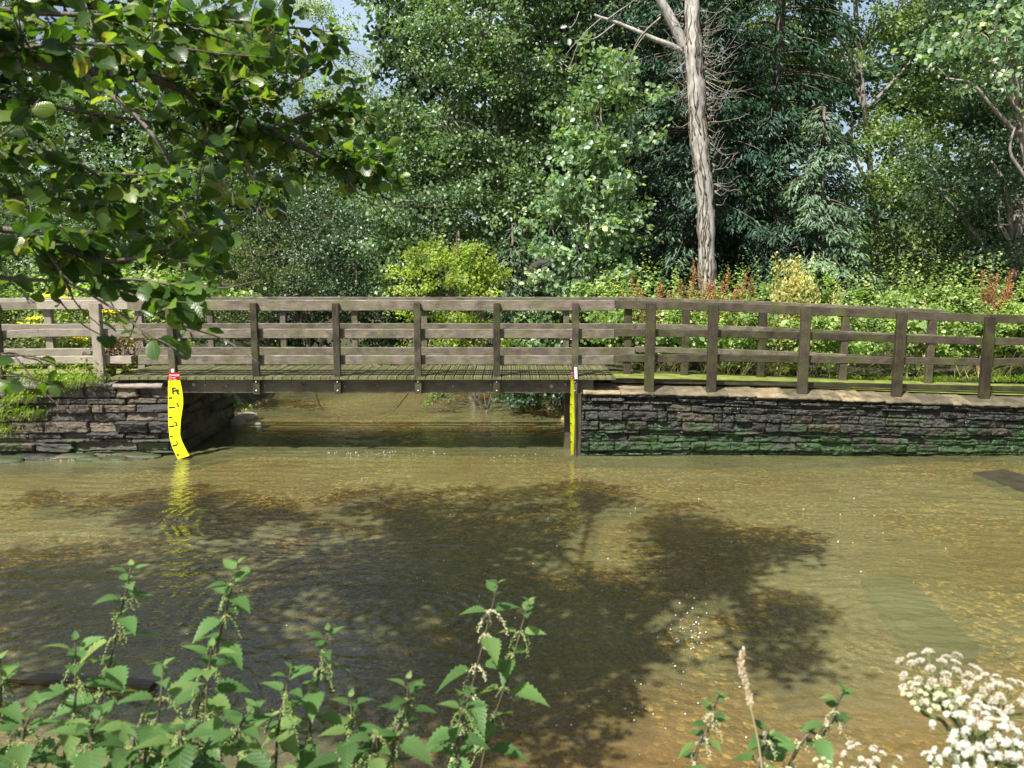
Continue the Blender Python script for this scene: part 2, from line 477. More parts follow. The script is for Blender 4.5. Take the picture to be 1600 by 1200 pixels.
g = Geo(); g.add(np.stack([WX, WYg, wz], -1).reshape(-1, 3), [grid_faces(len(wy), len(wx))])
m, nt = new_mat('river_water')
geo = N(nt, 'ShaderNodeNewGeometry'); pos = geo.outputs['Position']
n1 = noise(nt, pos, 7.5, 3, .6, (.55, 1.25, 1)); n2 = noise(nt, pos, 26, 2, .5, (.6, 1.2, 1)); n3 = noise(nt, pos, 2.0, 2, .5, (.5, 1.2, 1))
calm = ramp(nt, noise(nt, pos, .38, 3, .5), [(.38, .35), (.62, 1.)])
h = mathn(nt, 'ADD', mathn(nt, 'MULTIPLY', n1, .55), mathn(nt, 'ADD', mathn(nt, 'MULTIPLY', n2, .16), n3))
bm = N(nt, 'ShaderNodeBump'); bm.inputs['Distance'].default_value = .045
nt.links.new(calm, bm.inputs['Strength']); nt.links.new(h, bm.inputs['Height'])
gl = N(nt, 'ShaderNodeBsdfGlossy'); gl.inputs['Roughness'].default_value = .03; gl.inputs['Color'].default_value = (1, 1, 1, 1)
nt.links.new(bm.outputs[0], gl.inputs['Normal'])
tr = N(nt, 'ShaderNodeBsdfTransparent'); tr.inputs['Color'].default_value = (.80, .72, .45, 1)
df = N(nt, 'ShaderNodeBsdfDiffuse'); wsp = N(nt, 'ShaderNodeSeparateXYZ'); nt.links.new(pos, wsp.inputs[0])
wmr = N(nt, 'ShaderNodeMapRange'); wmr.inputs[1].default_value = 6.0; wmr.inputs[2].default_value = 4.2
nt.links.new(mathn(nt, 'ADD', wsp.outputs[1], mathn(nt, 'MULTIPLY', noise(nt, pos, .7, 4), 1.6)), wmr.inputs[0]); wmr.inputs[1].default_value = 6.6; wmr.inputs[2].default_value = 5.2
silt_c = mixc(nt, noise(nt, pos, .5, 3), (.115, .12, .052), (.19, .18, .08))
nt.links.new(mixc(nt, mathn(nt, 'MULTIPLY', wmr.outputs[0], ramp(nt, mathn(nt, 'MULTIPLY', mathn(nt, 'ADD', wsp.outputs[0], 2.0), .25), [(.2, 0.), (.55, .8)])), silt_c, (.20, .125, .045)), df.inputs['Color']); nt.links.new(bm.outputs[0], df.inputs['Normal'])
murk = N(nt, 'ShaderNodeMixShader'); nt.links.new(ramp(nt, noise(nt, pos, .45, 4, .6), [(.35, .34), (.65, .60)]), murk.inputs[0])
nt.links.new(tr.outputs[0], murk.inputs[1]); nt.links.new(df.outputs[0], murk.inputs[2])
fr = N(nt, 'ShaderNodeFresnel'); fr.inputs['IOR'].default_value = 1.5; nt.links.new(bm.outputs[0], fr.inputs['Normal'])
mx = N(nt, 'ShaderNodeMixShader'); nt.links.new(fr.outputs[0], mx.inputs[0])
nt.links.new(murk.outputs[0], mx.inputs[1]); nt.links.new(gl.outputs[0], mx.inputs[2])
out = N(nt, 'ShaderNodeOutputMaterial'); nt.links.new(mx.outputs[0], out.inputs[0])
water = tag(g.build('water', m), 'shallow brown river water with small ripples', kind='structure')

# ------------------------------------------------------------------ masonry
def stone_panel(g, W0, S, Nrm, L, zb, ztop, seed, res=.0125, big=1.0, stick=.03):
    """rough coursed slate: W0 origin, S unit vector along the wall, Nrm outward; zb..ztop(s)"""
    r = np.random.default_rng(seed)
    ns = int(L / res) + 1; top0 = ztop(np.zeros(1))[0] if callable(ztop) else ztop
    nz = int((1.3 - zb) / res) + 1
    s = np.linspace(0, L, ns); tz = np.linspace(0, 1, nz)
    top = ztop(s) if callable(ztop) else np.full(ns, ztop)
    Sg, T = np.meshgrid(s, tz); Z = zb + (top[None] - zb) * T
    zc = zb + (1.25 - zb) * T
    wS = Sg + (fbm(Sg * 5, zc * 5, seed + 1, 3) - .5) * .07
    wZ = zc + (fbm(Sg * 1.4, zc * 4, seed + 2, 4) - .5) * .07
    zz = [zb - .2]
    while zz[-1] < 1.6: zz.append(zz[-1] + r.choice([.025, .05, .08, .12, .16], p=[.25, .2, .2, .2, .15]) * big)
    zz = np.array(zz); ci = np.clip(np.searchsorted(zz, wZ) - 1, 0, len(zz) - 2)
    D = np.minimum(wZ - zz[ci], zz[ci + 1] - wZ)
    off = np.zeros_like(Z); rn = np.zeros_like(Z); tilt = np.zeros_like(Z)
    for c in range(len(zz) - 1):
        mk = ci == c
        if not mk.any(): continue
        b = [-1.0 - r.random() * .5]
        while b[-1] < L + 1: b.append(b[-1] + r.uniform(.12, .55) * (1 if zz[c + 1] - zz[c] > .06 else 1.3) * big)
        b = np.array(b); si = np.clip(np.searchsorted(b, wS[mk]) - 1, 0, len(b) - 2)
        d = np.minimum(wS[mk] - b[si], b[si + 1] - wS[mk])
        D[mk] = np.minimum(D[mk], d)
        o = r.uniform(-.4, 1, len(b)) * stick; rr = r.random(len(b)); tl = r.normal(0, .18, len(b))
        off[mk] = o[si] + tl[si] * (wZ[mk] - zz[c]); rn[mk] = rr[si]
    joint = sstep(0, .014, D)
    lam = fbm(Sg * 4, zc * 26, seed + 5, 3) - .5
    rough = fbm(Sg * 14, zc * 20, seed + 7, 4) - .5
    slab = np.abs(fbm(Sg * 2.2, zc * 16, seed + 9, 3) - .5)
    out = off * joint + (joint - 1) * .055 + lam * .022 + rough * .05 - slab * .03
    e = np.minimum(1, np.minimum(Sg, L - Sg) / .03)
    P = np.asarray(W0)[None, None] + np.asarray(S)[None, None] * Sg[..., None] + np.asarray(Nrm)[None, None] * (out * e)[..., None]
    P[..., 2] = Z
    back = P[-1:].copy() - np.asarray(Nrm) * .6
    P = np.concatenate([P, back]); rn = np.concatenate([rn, rn[-1:]]); joint = np.concatenate([joint, joint[-1:]])
    uv = np.stack([joint, rn, np.zeros_like(rn)], -1)
    g.add(P.reshape(-1, 3), [grid_faces(nz + 1, ns)], rn.ravel(), uv.reshape(-1, 3))

def masonry_mat(name, cols, moss, moss_lo, moss_hi, moss_amt, wet=.3):
    m, nt = new_mat(name)
    at = N(nt, 'ShaderNodeAttribute', attribute_name='rnd').outputs['Fac']
    uv = N(nt, 'ShaderNodeAttribute', attribute_name='luv').outputs['Vector']
    su = N(nt, 'ShaderNodeSeparateXYZ'); nt.links.new(uv, su.inputs[0])
    geo = N(nt, 'ShaderNodeNewGeometry'); pos = geo.outputs['Position']
    sp = N(nt, 'ShaderNodeSeparateXYZ'); nt.links.new(pos, sp.inputs[0])
    col = ramp(nt, at, cols)
    a = noise(nt, pos, 6, 6, .7, (1, 1, 2.5))
    col = mixc(nt, 1.0, col, ramp(nt, a, [(.3, .55), (.7, 1.5)]), 'MULTIPLY')
    col = mixc(nt, ramp(nt, su.outputs[0], [(0, .85), (.9, 0.)]), col, (.02, .018, .014))
    mn = noise(nt, pos, 2.3, 6, .7)
    mz = N(nt, 'ShaderNodeMapRange'); mz.inputs[1].default_value = moss_hi; mz.inputs[2].default_value = moss_lo
    nt.links.new(sp.outputs[2], mz.inputs[0])
    mm = ramp(nt, mathn(nt, 'ADD', mn, mathn(nt, 'MULTIPLY', mathn(nt, 'SUBTRACT', mz.outputs[0], .5), .30)), [(.50, 0.), (.60, moss_amt)])
    mcol = mixc(nt, noise(nt, pos, 18, 4), tuple(x * .45 for x in moss), moss)
    col = mixc(nt, mm, col, mcol)
    p = N(nt, 'ShaderNodeBsdfPrincipled'); nt.links.new(col, p.inputs['Base Color'])
    f = noise(nt, pos, 38, 5, .7, (1, 1, 2))
    nt.links.new(ramp(nt, a, [(.3, wet), (.7, wet + .3)]), p.inputs['Roughness'])
    p.inputs['Specular IOR Level'].default_value = .55
    b = N(nt, 'ShaderNodeBump'); b.inputs['Distance'].default_value = .02
    nt.links.new(f, b.inputs['Height']); nt.links.new(b.outputs[0], p.inputs['Normal'])
    out = N(nt, 'ShaderNodeOutputMaterial'); nt.links.new(p.outputs[0], out.inputs[0])
    return m
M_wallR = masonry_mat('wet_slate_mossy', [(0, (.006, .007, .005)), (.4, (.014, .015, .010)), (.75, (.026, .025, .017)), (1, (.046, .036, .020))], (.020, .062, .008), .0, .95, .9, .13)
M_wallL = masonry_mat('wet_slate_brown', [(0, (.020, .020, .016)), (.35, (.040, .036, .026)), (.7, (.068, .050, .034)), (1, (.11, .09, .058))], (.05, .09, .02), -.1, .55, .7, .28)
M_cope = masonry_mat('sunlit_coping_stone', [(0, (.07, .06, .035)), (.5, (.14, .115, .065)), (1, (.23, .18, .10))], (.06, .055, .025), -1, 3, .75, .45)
M_copeL = masonry_mat('grey_coping_stone', [(0, (.10, .09, .08)), (.5, (.17, .15, .13)), (1, (.24, .20, .16))], (.10, .12, .04), -2, -1, 0, .45)

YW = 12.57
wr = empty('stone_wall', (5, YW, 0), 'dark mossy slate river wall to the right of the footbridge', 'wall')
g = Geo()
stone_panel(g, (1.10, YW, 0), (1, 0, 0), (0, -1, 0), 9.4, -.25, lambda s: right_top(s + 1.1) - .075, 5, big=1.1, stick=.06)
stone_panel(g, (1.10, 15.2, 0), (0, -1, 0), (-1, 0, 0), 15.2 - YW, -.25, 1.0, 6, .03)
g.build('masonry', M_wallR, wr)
def slab(g, x0, x1, y0, y1, z0f, z0b, th, seed):
    r = np.random.default_rng(seed)
    nx, ny = 9, 8
    X = np.linspace(x0 + .004, x1 - .004, nx); t = np.linspace(0, 1, ny)
    Xg, T = np.meshgrid(X, t)
    fr = r.normal(0, .012, nx)
    Y = y0 + fr[None] * (1 - T) + (y1 - y0) * T
    Z = z0f + (z0b - z0f) * T + (fbm(Xg * 9, Y * 9, seed, 3) - .5) * .022
    Z = Z - .018 * np.clip(1 - T / .12, 0, 1) ** 2
    top = np.stack([Xg, Y, Z], -1)
    f2 = top[0].copy(); f2[:, 2] -= .03; f2[:, 1] -= .004 
    f3 = top[0].copy(); f3[:, 2] = z0f - th; f3[:, 1] += r.uniform(0, .03)
    P = np.concatenate([f3[None], f2[None], top])
    rr = r.random()
    g.add(P.reshape(-1, 3), [grid_faces(ny + 2, nx)], rr, np.tile([1.0, rr, 0], (P.size // 3, 1)))
    for side in (0, -1):
        a = P[:, side]; b = a.copy(); b[:, 2] = z0f - th
        q = np.concatenate([a, b]); n = len(a); i = np.arange(n - 1)
        g.add(q, [np.stack([i, i + 1, n + i + 1, n + i], -1)], rr, np.tile([1.0, rr, 0], (len(q), 1)))
g = Geo(); x = 1.13; k = 0
while x < 10.3:
    w = random.uniform(.28, .62); zt = float(right_top(np.array(x + w / 2)))
    slab(g, x, x + w, YW - .05, YW + .46, zt - .055, zt + .02, .04, 100 + k); x += w; k += 1
g.build('coping', M_cope, wr)

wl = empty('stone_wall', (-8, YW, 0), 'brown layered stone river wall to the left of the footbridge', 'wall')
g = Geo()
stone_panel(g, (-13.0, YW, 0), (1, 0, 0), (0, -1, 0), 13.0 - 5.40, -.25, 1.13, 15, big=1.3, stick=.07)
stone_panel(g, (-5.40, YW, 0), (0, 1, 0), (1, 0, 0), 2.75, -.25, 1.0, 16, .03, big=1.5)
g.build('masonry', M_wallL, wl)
g = Geo(); x = -13.0; k = 0
while x < -5.6:
    w = min(random.uniform(.35, .8), -5.41 - x)
    if w < .15: w = -5.41 - x
    slab(g, x, x + w, YW - random.uniform(.03, .1), YW + .5, 1.19 + random.uniform(-.02, .01), 1.215, .07, 300 + k); x += w; k += 1
g.build('coping', M_copeL, wl)
# low ledge of broken slate along the foot of the left wall
def rock_mesh(g, c, s, seed, rnd=None, flat=1.0):
    r = np.random.default_rng(seed)
    nu, nv = 14, 9
    u = np.linspace(0, 2 * math.pi, nu, endpoint=False); v = np.linspace(.02, math.pi - .02, nv)
    U, Vv = np.meshgrid(u, v)
    d = np.stack([np.cos(U) * np.sin(Vv), np.sin(U) * np.sin(Vv), np.cos(Vv)], -1)
    f = 1 / np.maximum(np.abs(d) ** 3, 1e-6).sum(-1) ** (1 / 3)
    n = 1 + .35 * (fbm(d[..., 0] * 2.2 + seed, d[..., 2] * 2.2 + d[..., 1] * 1.4 + 7, seed, 3) - .5)
    P = np.asarray(c) + d * (f * n)[..., None] * np.asarray(s)
    i = np.arange(nv - 1)[:, None] * nu; j = np.arange(nu)[None]; k2 = (j + 1) % nu
    rr = r.random() if rnd is None else rnd
    g.add(P.reshape(-1, 3), [np.stack([i + j, i + nu + j, i + nu + k2, i + k2], -1).reshape(-1, 4)], rr, np.tile([1.0, rr, 0], (nu * nv, 1)))
g = Geo()
for k in range(70):
    x = random.uniform(-13, -5.5)
    rock_mesh(g, (x, YW - random.uniform(.04, .42) * (1 if x < -5.9 else .6), random.uniform(-.07, .02)), (random.uniform(.12, .38), random.uniform(.07, .16), random.uniform(.02, .05)), 500 + k)
g.build('footing', M_wallL, wl)

# ------------------------------------------------------------------ footbridge and fences
M_wood = wood_mat('weathered_bridge_timber', (.075, .062, .046), (.19, .16, .128), moss_amt=.45, rough=.5)
M_woodD = wood_mat('dark_wet_timber', (.028, .022, .016), (.065, .052, .038), moss_amt=.3, rough=.34, stain=.35)
M_woodM = wood_mat('brown_post_timber', (.038, .030, .022), (.090, .072, .054), moss_amt=.4, rough=.4)
M_woodL = wood_mat('silver_grey_timber', (.15, .13, .10), (.29, .26, .22), moss=(.20, .20, .10), moss_amt=.25, rough=.65, dark=(.12, .10, .08), stain=.4)
M_deck = wood_mat('algae_green_decking', (.085, .08, .042), (.17, .16, .085), moss=(.09, .12, .025), moss_amt=.5, rough=.45, dark=(.05, .05, .02), stain=.35)
M_bolt = solid('galvanised_bolt', (.45, .45, .43), .35, 40, .7, .6, metallic=.7)
M_rust = solid('rusty_bolt', (.20, .08, .03), .7, 60)

YP = 12.55           # front face of the bridge posts
DZ = 1.286           # deck level
XL, XR = -5.95, 1.62
bridge = empty('footbridge', (-2.1, 13.3, 1.0), 'brown timber footbridge with plank deck spanning the opening between the two walls', 'bridge')
# deck boards run across the bridge
g = Geo(); x = -6.35
while x < 1.60:
    w = .142
    for q in range(4):
        plank(g, (x + .018 + q * .0345, 12.52, DZ - .02 + random.uniform(-.001, .001)), (x + .018 + q * .0345, 14.02, DZ - .02), .031, .04, c=.004, jit=.0006)
    plank(g, (x + w / 2, 12.522, DZ - .032), (x + w / 2, 14.018, DZ - .032), w, .03, c=.003, jit=.0006)
    x += .151
g.build('deck', M_deck, bridge)
for yb in (12.70, 13.90):
    g = Geo(); plank(g, (-5.55, yb, 1.125), (1.30, yb, 1.125), .12, .235, c=.01, jit=.002)
    bo = g.build('beam', M_wood, bridge)
    if yb < 13:
        bx = [303, 320, 354, 472, 591, 708, 767, 825, 862, 884, 414, 539]
        for k, px in enumerate(bx):
            pc = WY(px, 602 + (k % 3 - 1) * 1.5, 12.63)
            g = Geo(); rr_ = .018 if k % 4 else .03
            tube(g, [(pc[0], 12.645, pc[2]), (pc[0], 12.625, pc[2]), (pc[0], 12.618, pc[2])], [rr_, rr_, rr_ * .5], 8)
            g.build('bolt', M_rust if k in (3, 4, 7) else M_bolt, bo)
for yb in (12.86, 13.3, 13.72):
    g = Geo(); plank(g, (-5.5, yb, 1.14), (1.2, yb, 1.14), .08, .2); g.build('joist', M_woodD, bridge)
def bolts_on(post, pts):
    for q in pts:
        g = Geo(); tube(g, [(q[0], q[1] + .01, q[2]), (q[0], q[1] - .008, q[2]), (q[0], q[1] - .014, q[2])], [.014, .014, .006], 8)
        g.build('bolt', M_bolt, post)
for px in (266, 397, 525, 652, 776, 899):
    X = WY(px, 530, YP)[0]
    g = Geo(); plank(g, (X, YP + .045, 1.005), (X, YP + .045, 2.445), .105, .09, up=(0, 1, 0), jit=.002)
    po = g.build('post', M_wood if px < 300 else M_woodM, bridge)
    bolts_on(po, [(X, YP, 1.20), (X, YP, 1.06)])
for px in (328, 442, 554, 663, 776, 885):
    X = WY(px, 510, 14.02)[0]
    g = Geo(); plank(g, (X, 14.06, 1.0), (X, 14.06, 2.44), .10, .09, up=(0, 1, 0), jit=.002)
    g.build('post', M_wood, bridge)
RB0, RB1 = WY(200, 480, 12.66)[0], WY(960, 480, 12.68)[0]
def rail(parent, A, B, zt, h, w, mat):
    g = Geo(); A = np.array(A, float); B = np.array(B, float)
    plank(g, (A[0], A[1], zt[0] - h / 2), (B[0], B[1], zt[1] - h / 2), w, h, jit=.002)
    return g.build('rail', mat, parent)
for (y, lx0, lx1, tw) in ((12.69, RB0, RB1, .09), (13.97, -6.6, 2.15, .09)):
    rail(bridge, (lx0, y + .012), (lx1, y + .012), (2.492, 2.488), .165, tw + .03, M_wood)
    rail(bridge, (lx0, y), (lx1, y), (2.035, 2.03), .145, tw, M_wood)
    rail(bridge, (lx0 if y > 13 else -5.95, y), (lx1, y), (1.615, 1.61), .145, tw, M_wood)
# pile beside the right gauge
g = Geo(); plank(g, (1.035, 12.62, -.3), (1.035, 12.62, 1.02), .15, .13, up=(0, 1, 0), jit=.004); g.build('pile', M_woodD, bridge)
g = Geo(); plank(g, (.93, 13.1, -.3), (.93, 13.1, 1.02), .12, .12, up=(0, 1, 0), jit=.004); g.build('pile', M_woodM, bridge)

def fence(label, Yf, posts, tops, mat_p, mat_r, hpost, wpost, rails, zg, behind=True, kick=None, group=None, railw=.08):
    """posts: list of X; rails: list of (dz_from_top, height); tops: function X -> z of the top rail"""
    f = empty('timber_fence', (posts[len(posts) // 2], Yf(posts[len(posts) // 2]), zg(posts[len(posts) // 2])), label, 'fence', group)
    for X in posts:
        g = Geo(); z1 = tops(X) - .045; dy = 0
        plank(g, (X, Yf(X) - wpost / 2 - railw / 2 + (0 if behind else wpost + railw + .004), zg(X) - .1), (X, Yf(X) - wpost / 2 - railw / 2 + (0 if behind else wpost + railw + .004), z1), wpost, wpost, up=(0, 1, 0), c=.01, jit=.003)
        g.build('post', mat_p, f)
    return f

# right front fence (bends slightly at the joint and follows the ramp)
def topR(X):
    px = 800 + X * FPX / 12.9
    return 2.490 - .195 * sstep(0, 1, np.array((X - 1.6) / 8.0)) - .012 * (X - 1.6)
def gR(X): return float(right_top(np.array(X)))
def YR(X): return 12.69 + .035 * max(0.0, X - 1.6)
fr_ = empty('timber_fence', (4, 12.9, 1.0), 'dark brown fence on the right wall facing the river', 'fence', None)
XE = 10.0
for px in (1012, 1109, 1252, 1402, 1542, 1690):
    X = WY(px, 530, 12.85)[0]; y = YR(X)
    g = Geo(); plank(g, (X, y - .094, gR(X) - .06), (X, y - .094, float(topR(X)) - .04), .155, .09, up=(0, 1, 0), c=.012, jit=.003)
    po = g.build('post', M_woodD, fr_)
xj = [RB1 + .004] + [WY(px, 530, 12.9)[0] for px in (1109, 1252, 1402, 1542)] + [XE]
for dz, h in ((0.0, .135), (.455, .12), (.87, .115)):
    for a, b in zip(xj[:-1], xj[1:]):
        g = Geo(); za = float(topR(a)) - dz * (1 - .03 * (a - 1.6) / 1); zb_ = float(topR(b)) - dz * (1 - .03 * (b - 1.6))
        plank(g, (a + .002, YR(a), za - h / 2), (b - .002, YR(b), zb_ - h / 2), .09, h, jit=.002)
        g.build('rail', M_woodM, fr_)
g = Geo(); plank(g, (RB1 + .01, YR(2) + .16, gR(2) + .09), (XE, YR(XE) + .16, gR(XE) + .11), .05, .07); g.build('kickboard', M_woodD, fr_)
# right back fence, ends at a post
fb = empty('timber_fence', (4.5, 14.3, 1.0), 'brown fence on the far side of the path ending at a post', 'fence', None)
def YB(X): return 14.0 + .02 * max(0, X - 2.1)
def topB(X): return 2.488 - .20 * float(sstep(0, 1, np.array((X - 2.0) / 7.0))) - .008 * (X - 2)
for px in (980, 1070, 1190, 1320, 1457):
    X = WY(px, 510, 14.15)[0]
    g = Geo(); plank(g, (X, YB(X) + .06, gR(X) - .05), (X, YB(X) + .06, topB(X) - .03), .13, .10, up=(0, 1, 0), c=.012, jit=.003)
    g.build('post', M_woodM, fb)
xe = WY(1466, 510, 14.2)[0]; xj = [2.156] + [WY(px, 510, 14.15)[0] for px in (1190, 1320)] + [xe]
for dz, h in ((0.0, .11), (.45, .10), (.86, .10)):
    for a, b in zip(xj[:-1], xj[1:]):
        if dz > .8 and b == xe: b = xe - 1.2
        g = Geo(); plank(g, (a + .002, YB(a), topB(a) - dz - h / 2), (b - .002, YB(b), topB(b) - dz - h / 2), .08, h, jit=.002)
        g.build('rail', M_wood, fb)
# left front fence
fl = empty('timber_fence', (-8, 12.7, 1.2), 'silvery grey fence above the left wall at the end of the footbridge', 'fence', None)
for px in (153, -4, -150):
    X = WY(px, 530, 12.6)[0]
    g = Geo(); plank(g, (X, 12.60, 1.12), (X, 12.60, 2.44), .15 if px > 0 else .11, .11, up=(0, 1, 0), c=.01, jit=.003); g.build('post', M_wood if px < 0 else M_woodL, fl)
xq = [RB0 - .003, WY(60, 480, 12.7)[0], -9.2, -12.5]
for dz, h in ((0.0, .14), (.455, .12), (.885, .12)):
    for a, b in zip(xq[:-1], xq[1:]):
        g = Geo(); da = .0 if a > -8 else .05; db = .0 if b > -8 else .07
        plank(g, (b + .002, 12.71, 2.485 - dz - db - h / 2), (a - .002, 12.71, 2.485 - dz - (0 if a > -7.5 else da) - h / 2), .12, h, jit=.002)
        g.build('rail', M_woodL, fl)
# left back fence
flb = empty('timber_fence', (-9, 14.1, 1.2), 'pale fence behind the yellow ragwort on the far left side of the path', 'fence', None)
for px in (220, 79, -40, -170):
    X = WY(px, 510, 14.1)[0]
    g = Geo(); plank(g, (X, 14.07, 1.0), (X, 14.07, 2.44), .13, .10, up=(0, 1, 0), c=.01, jit=.003); g.build('post', M_woodL, flb)
for dz, h in ((0.0, .14), (.455, .12), (.885, .12)):
    g = Geo(); plank(g, (-13, 13.97, 2.44 - dz - h / 2), (-6.604, 13.97, 2.487 - dz - h / 2), .12, h, jit=.002); g.build('rail', M_woodL, flb)

# path strips behind the walls
def sheet(name, x0, x1, y0, y1, zf, mat, label, dz=0.0):
    X = np.linspace(x0, x1, 60); Y = np.linspace(y0, y1, 12); A, B = np.meshgrid(X, Y)
    Z = zf(A) + dz + (fbm(A * 3, B * 3, 5, 3) - .5) * .01
    g = Geo(); g.add(np.stack([A, B, Z], -1).reshape(-1, 3), [grid_faces(12, 60)], None, np.stack([B, A * 0, A], -1).reshape(-1, 3))
    return tag(g.build(name, mat), label, kind='structure')
M_path = solid('algae_covered_path', (.20, .24, .05), .6, 5, .45, .4, bump=.01)
sheet('path', 1.64, 11, 12.95, 14.35, lambda a: right_top(a), M_path, 'green algae covered path behind the right fence', .035)
sheet('path', -13, -6.36, 13.0, 14.2, lambda a: 1.20 + 0 * a, M_path, 'worn path behind the left fence', .02)

# bent twig hanging under the bridge
g = Geo(); tube(g, curve([WY(493, 612, 12.8), WY(502, 636, 12.8), WY(525, 648, 12.8), WY(556, 659, 12.8), WY(585, 658, 12.8), WY(615, 642, 12.8), WY(640, 612, 12.8)], 30), .006, 6)
tube(g, [WY(528, 648, 12.8), WY(529, 654, 12.79)], [.006, .003], 5)
tag(g.build('bramble_stem', solid('brown_stem', (.12, .07, .03), .6)), 'thin brown stem looping down under the middle of the footbridge', 'stem')

# ------------------------------------------------------------------ gauge boards
M_yel = solid('yellow_gauge', (.80, .86, .0), .35, 6, .82, .5)
M_red = solid('red_gauge', (.55, .01, .02), .35, 10, .8)
M_blk = solid('black_paint', (.012, .012, .012), .5)
M_wht = solid('white_paint', (.8, .8, .78), .5)
def text_mesh(body, size, mat, parent, loc, rotx, tilt=0, name='lettering', zr=0):
    cu = bpy.data.curves.new('text', 'FONT'); cu.body = body; cu.size = size; cu.align_x = 'LEFT'; cu.extrude = .0006; cu.offset = (.0034 if len(body) < 2 else (.0024 if body == 'Ft' else .0008)) * size / .1
    cu.resolution_u = 4
    t = bpy.data.objects.new('text', cu); COL.objects.link(t)
    dg = bpy.context.evaluated_depsgraph_get()
    me = bpy.data.meshes.new_from_object(t.evaluated_get(dg))
    bpy.data.objects.remove(t); me.name = name
    me.materials.clear(); me.materials.append(mat)
    o = bpy.data.objects.new(name, me); COL.objects.link(o); o.parent = parent
    o.location = tuple(float(a) for a in (np.asarray(loc, float) - np.array(parent.location)))
    o.rotation_euler = (rotx, tilt, zr)
    return o
def strip(g, L, R, y, th=.006):
    L = np.asarray(L); R = np.asarray(R); n = len(L)
    f = lambda P, dy: P + np.array([0, dy, 0])
    V = np.concatenate([f(L, 0), f(R, 0), f(L, th), f(R, th)])
    i = np.arange(n - 1)
    F = [np.stack([a + i, a + i + 1, b + i + 1, b + i], -1) for a, b in ((0, n), (3 * n, 2 * n), (2 * n, 0), (n, 3 * n))]
    g.add(V, F + [np.array([[0, n, 3 * n, 2 * n]]), np.array([[n - 1, 2 * n - 1, 4 * n - 1, 3 * n - 1]])])
def interp_edge(tab, ys_):
    t = np.array(tab, float); return np.interp(ys_, t[:, 0], t[:, 1])
GY0 = 12.36
ga = empty('gauge_board', WY(275, 700, GY0), 'bent yellow water depth board in feet at the end of the left wall', 'depth gauge')
lt = [(582, 263), (595, 262.7), (630, 262.5), (665, 263), (685, 265), (700, 269.5), (710, 274), (718, 278)]
rt = [(582, 279.5), (595, 281.5), (610, 284.5), (622, 286), (632, 286), (645, 284), (660, 282), (680, 281.3), (690, 284.5), (700, 289.5), (712, 296)]
def ybend(yy): return GY0 + .03 * math.sin((yy - 580) / 130 * 5.5)
yy = np.linspace(594.5, 718, 34)
Lp = np.array([WY(interp_edge(lt, y), y, ybend(y)) for y in yy])
Rp = np.array([WY(interp_edge(rt, y - 6 * max(0, (y - 690)) / 28), y - 6 * max(0, (y - 690)) / 28, ybend(y) + .02) for y in yy])
g = Geo(); strip(g, Lp, Rp, 0); g.build('board', M_yel, ga)
yy = np.linspace(582, 594.5, 5)
g = Geo(); strip(g, np.array([WY(interp_edge(lt, y), y, ybend(y)) for y in yy]), np.array([WY(interp_edge(rt, y), y, ybend(y) + .02) for y in yy]), 0)
red = g.build('warning_panel', M_red, ga)
for s_, y, sz, x in (('DANGER', 587.6, .040, 264.6), ('Do not', 591.0, .034, 264.4), ('enter water', 594.0, .026, 264.0)):
    text_mesh(s_, sz, M_wht, ga, WY(x, y, ybend(y) - .006), math.pi / 2)
for y, w in ((622, 5.5), (637, 10), (652.5, 5), (666.5, 8), (682, 4), (696.5, 7), (711, 3.5)):
    x = float(interp_edge(lt, y)) + (1.0 if y < 700 else 1.6); sl = -.12 if y < 650 else (-.22 if y < 690 else -.3)
    pts = [WY(x, y, ybend(y) - .0025), WY(x + w, y + w * sl * .6, ybend(y) + .02 * w / 18 - .0025)]
    g = Geo(); plank(g, pts[0], pts[1], .005, .024, c=.001, jit=0); g.build('tick_mark', M_blk, ga)
for s_, x, y, sz, tl in (('Ft', 268.3, 615.6, .145, .0), ('3', 275.5, 636.5, .095, -.1), ('2', 273.3, 665.8, .095, -.2), ('1', 275.6, 695.0, .085, -.3)):
    f_ = (x + 4 - float(interp_edge(lt, y))) / 18; text_mesh(s_, sz, M_blk, ga, WY(x, y, ybend(y - 3) + .02 * f_ - .0085), math.pi / 2, tl)
g = Geo(); a = WY(270, 579.5, 12.5); plank(g, a + [0, 0, -.04], a + [0, 0, .03], .05, .015, up=(0, 1, 0)); g.build('bracket', M_wht, ga)

gb = empty('gauge_board', WY(894, 705, GY0), 'narrow yellow depth board seen almost edge-on beside the right bridge post', 'depth gauge')
yy = np.linspace(592, 711, 30)
lx = np.interp(yy, [592, 640, 711], [892, 890.5, 892]) ; rx = np.interp(yy, [592, 640, 660, 711], [896.5, 897.3, 897.8, 896.2])
g = Geo(); strip(g, np.array([WY(a, b, 12.40) for a, b in zip(lx, yy)]), np.array([WY(a, b, 12.45) for a, b in zip(rx, yy)]), 0); g.build('board', M_yel, gb)
yy = np.linspace(579, 592, 4)
g = Geo(); strip(g, np.array([WY(892.5, b, 12.40) for b in yy]), np.array([WY(896.3, b, 12.45) for b in yy]), 0); g.build('warning_panel', M_red, gb)
g = Geo()
for y in (583, 586.5, 590): plank(g, WY(892.8, y, 12.392), WY(895.8, y - 1, 12.432), .004, .010, c=.001, jit=0)
g.build('lettering', M_wht, gb)
for k, y in enumerate((616, 631.5, 646.5, 661, 676, 690)): g = Geo(); plank(g, WY(890.8, y, 12.392), WY(892.6 + (k % 2) * 1.2, y + .8, 12.40), .004, .014, c=.001, jit=0); g.build('tick_mark', M_blk, gb)
g = Geo(); plank(g, WY(900.3, 592, 12.53), WY(899.8, 574, 12.53), .05, .03, up=(0, 1, 0), c=.006); g.build('bracket', M_wht, gb)

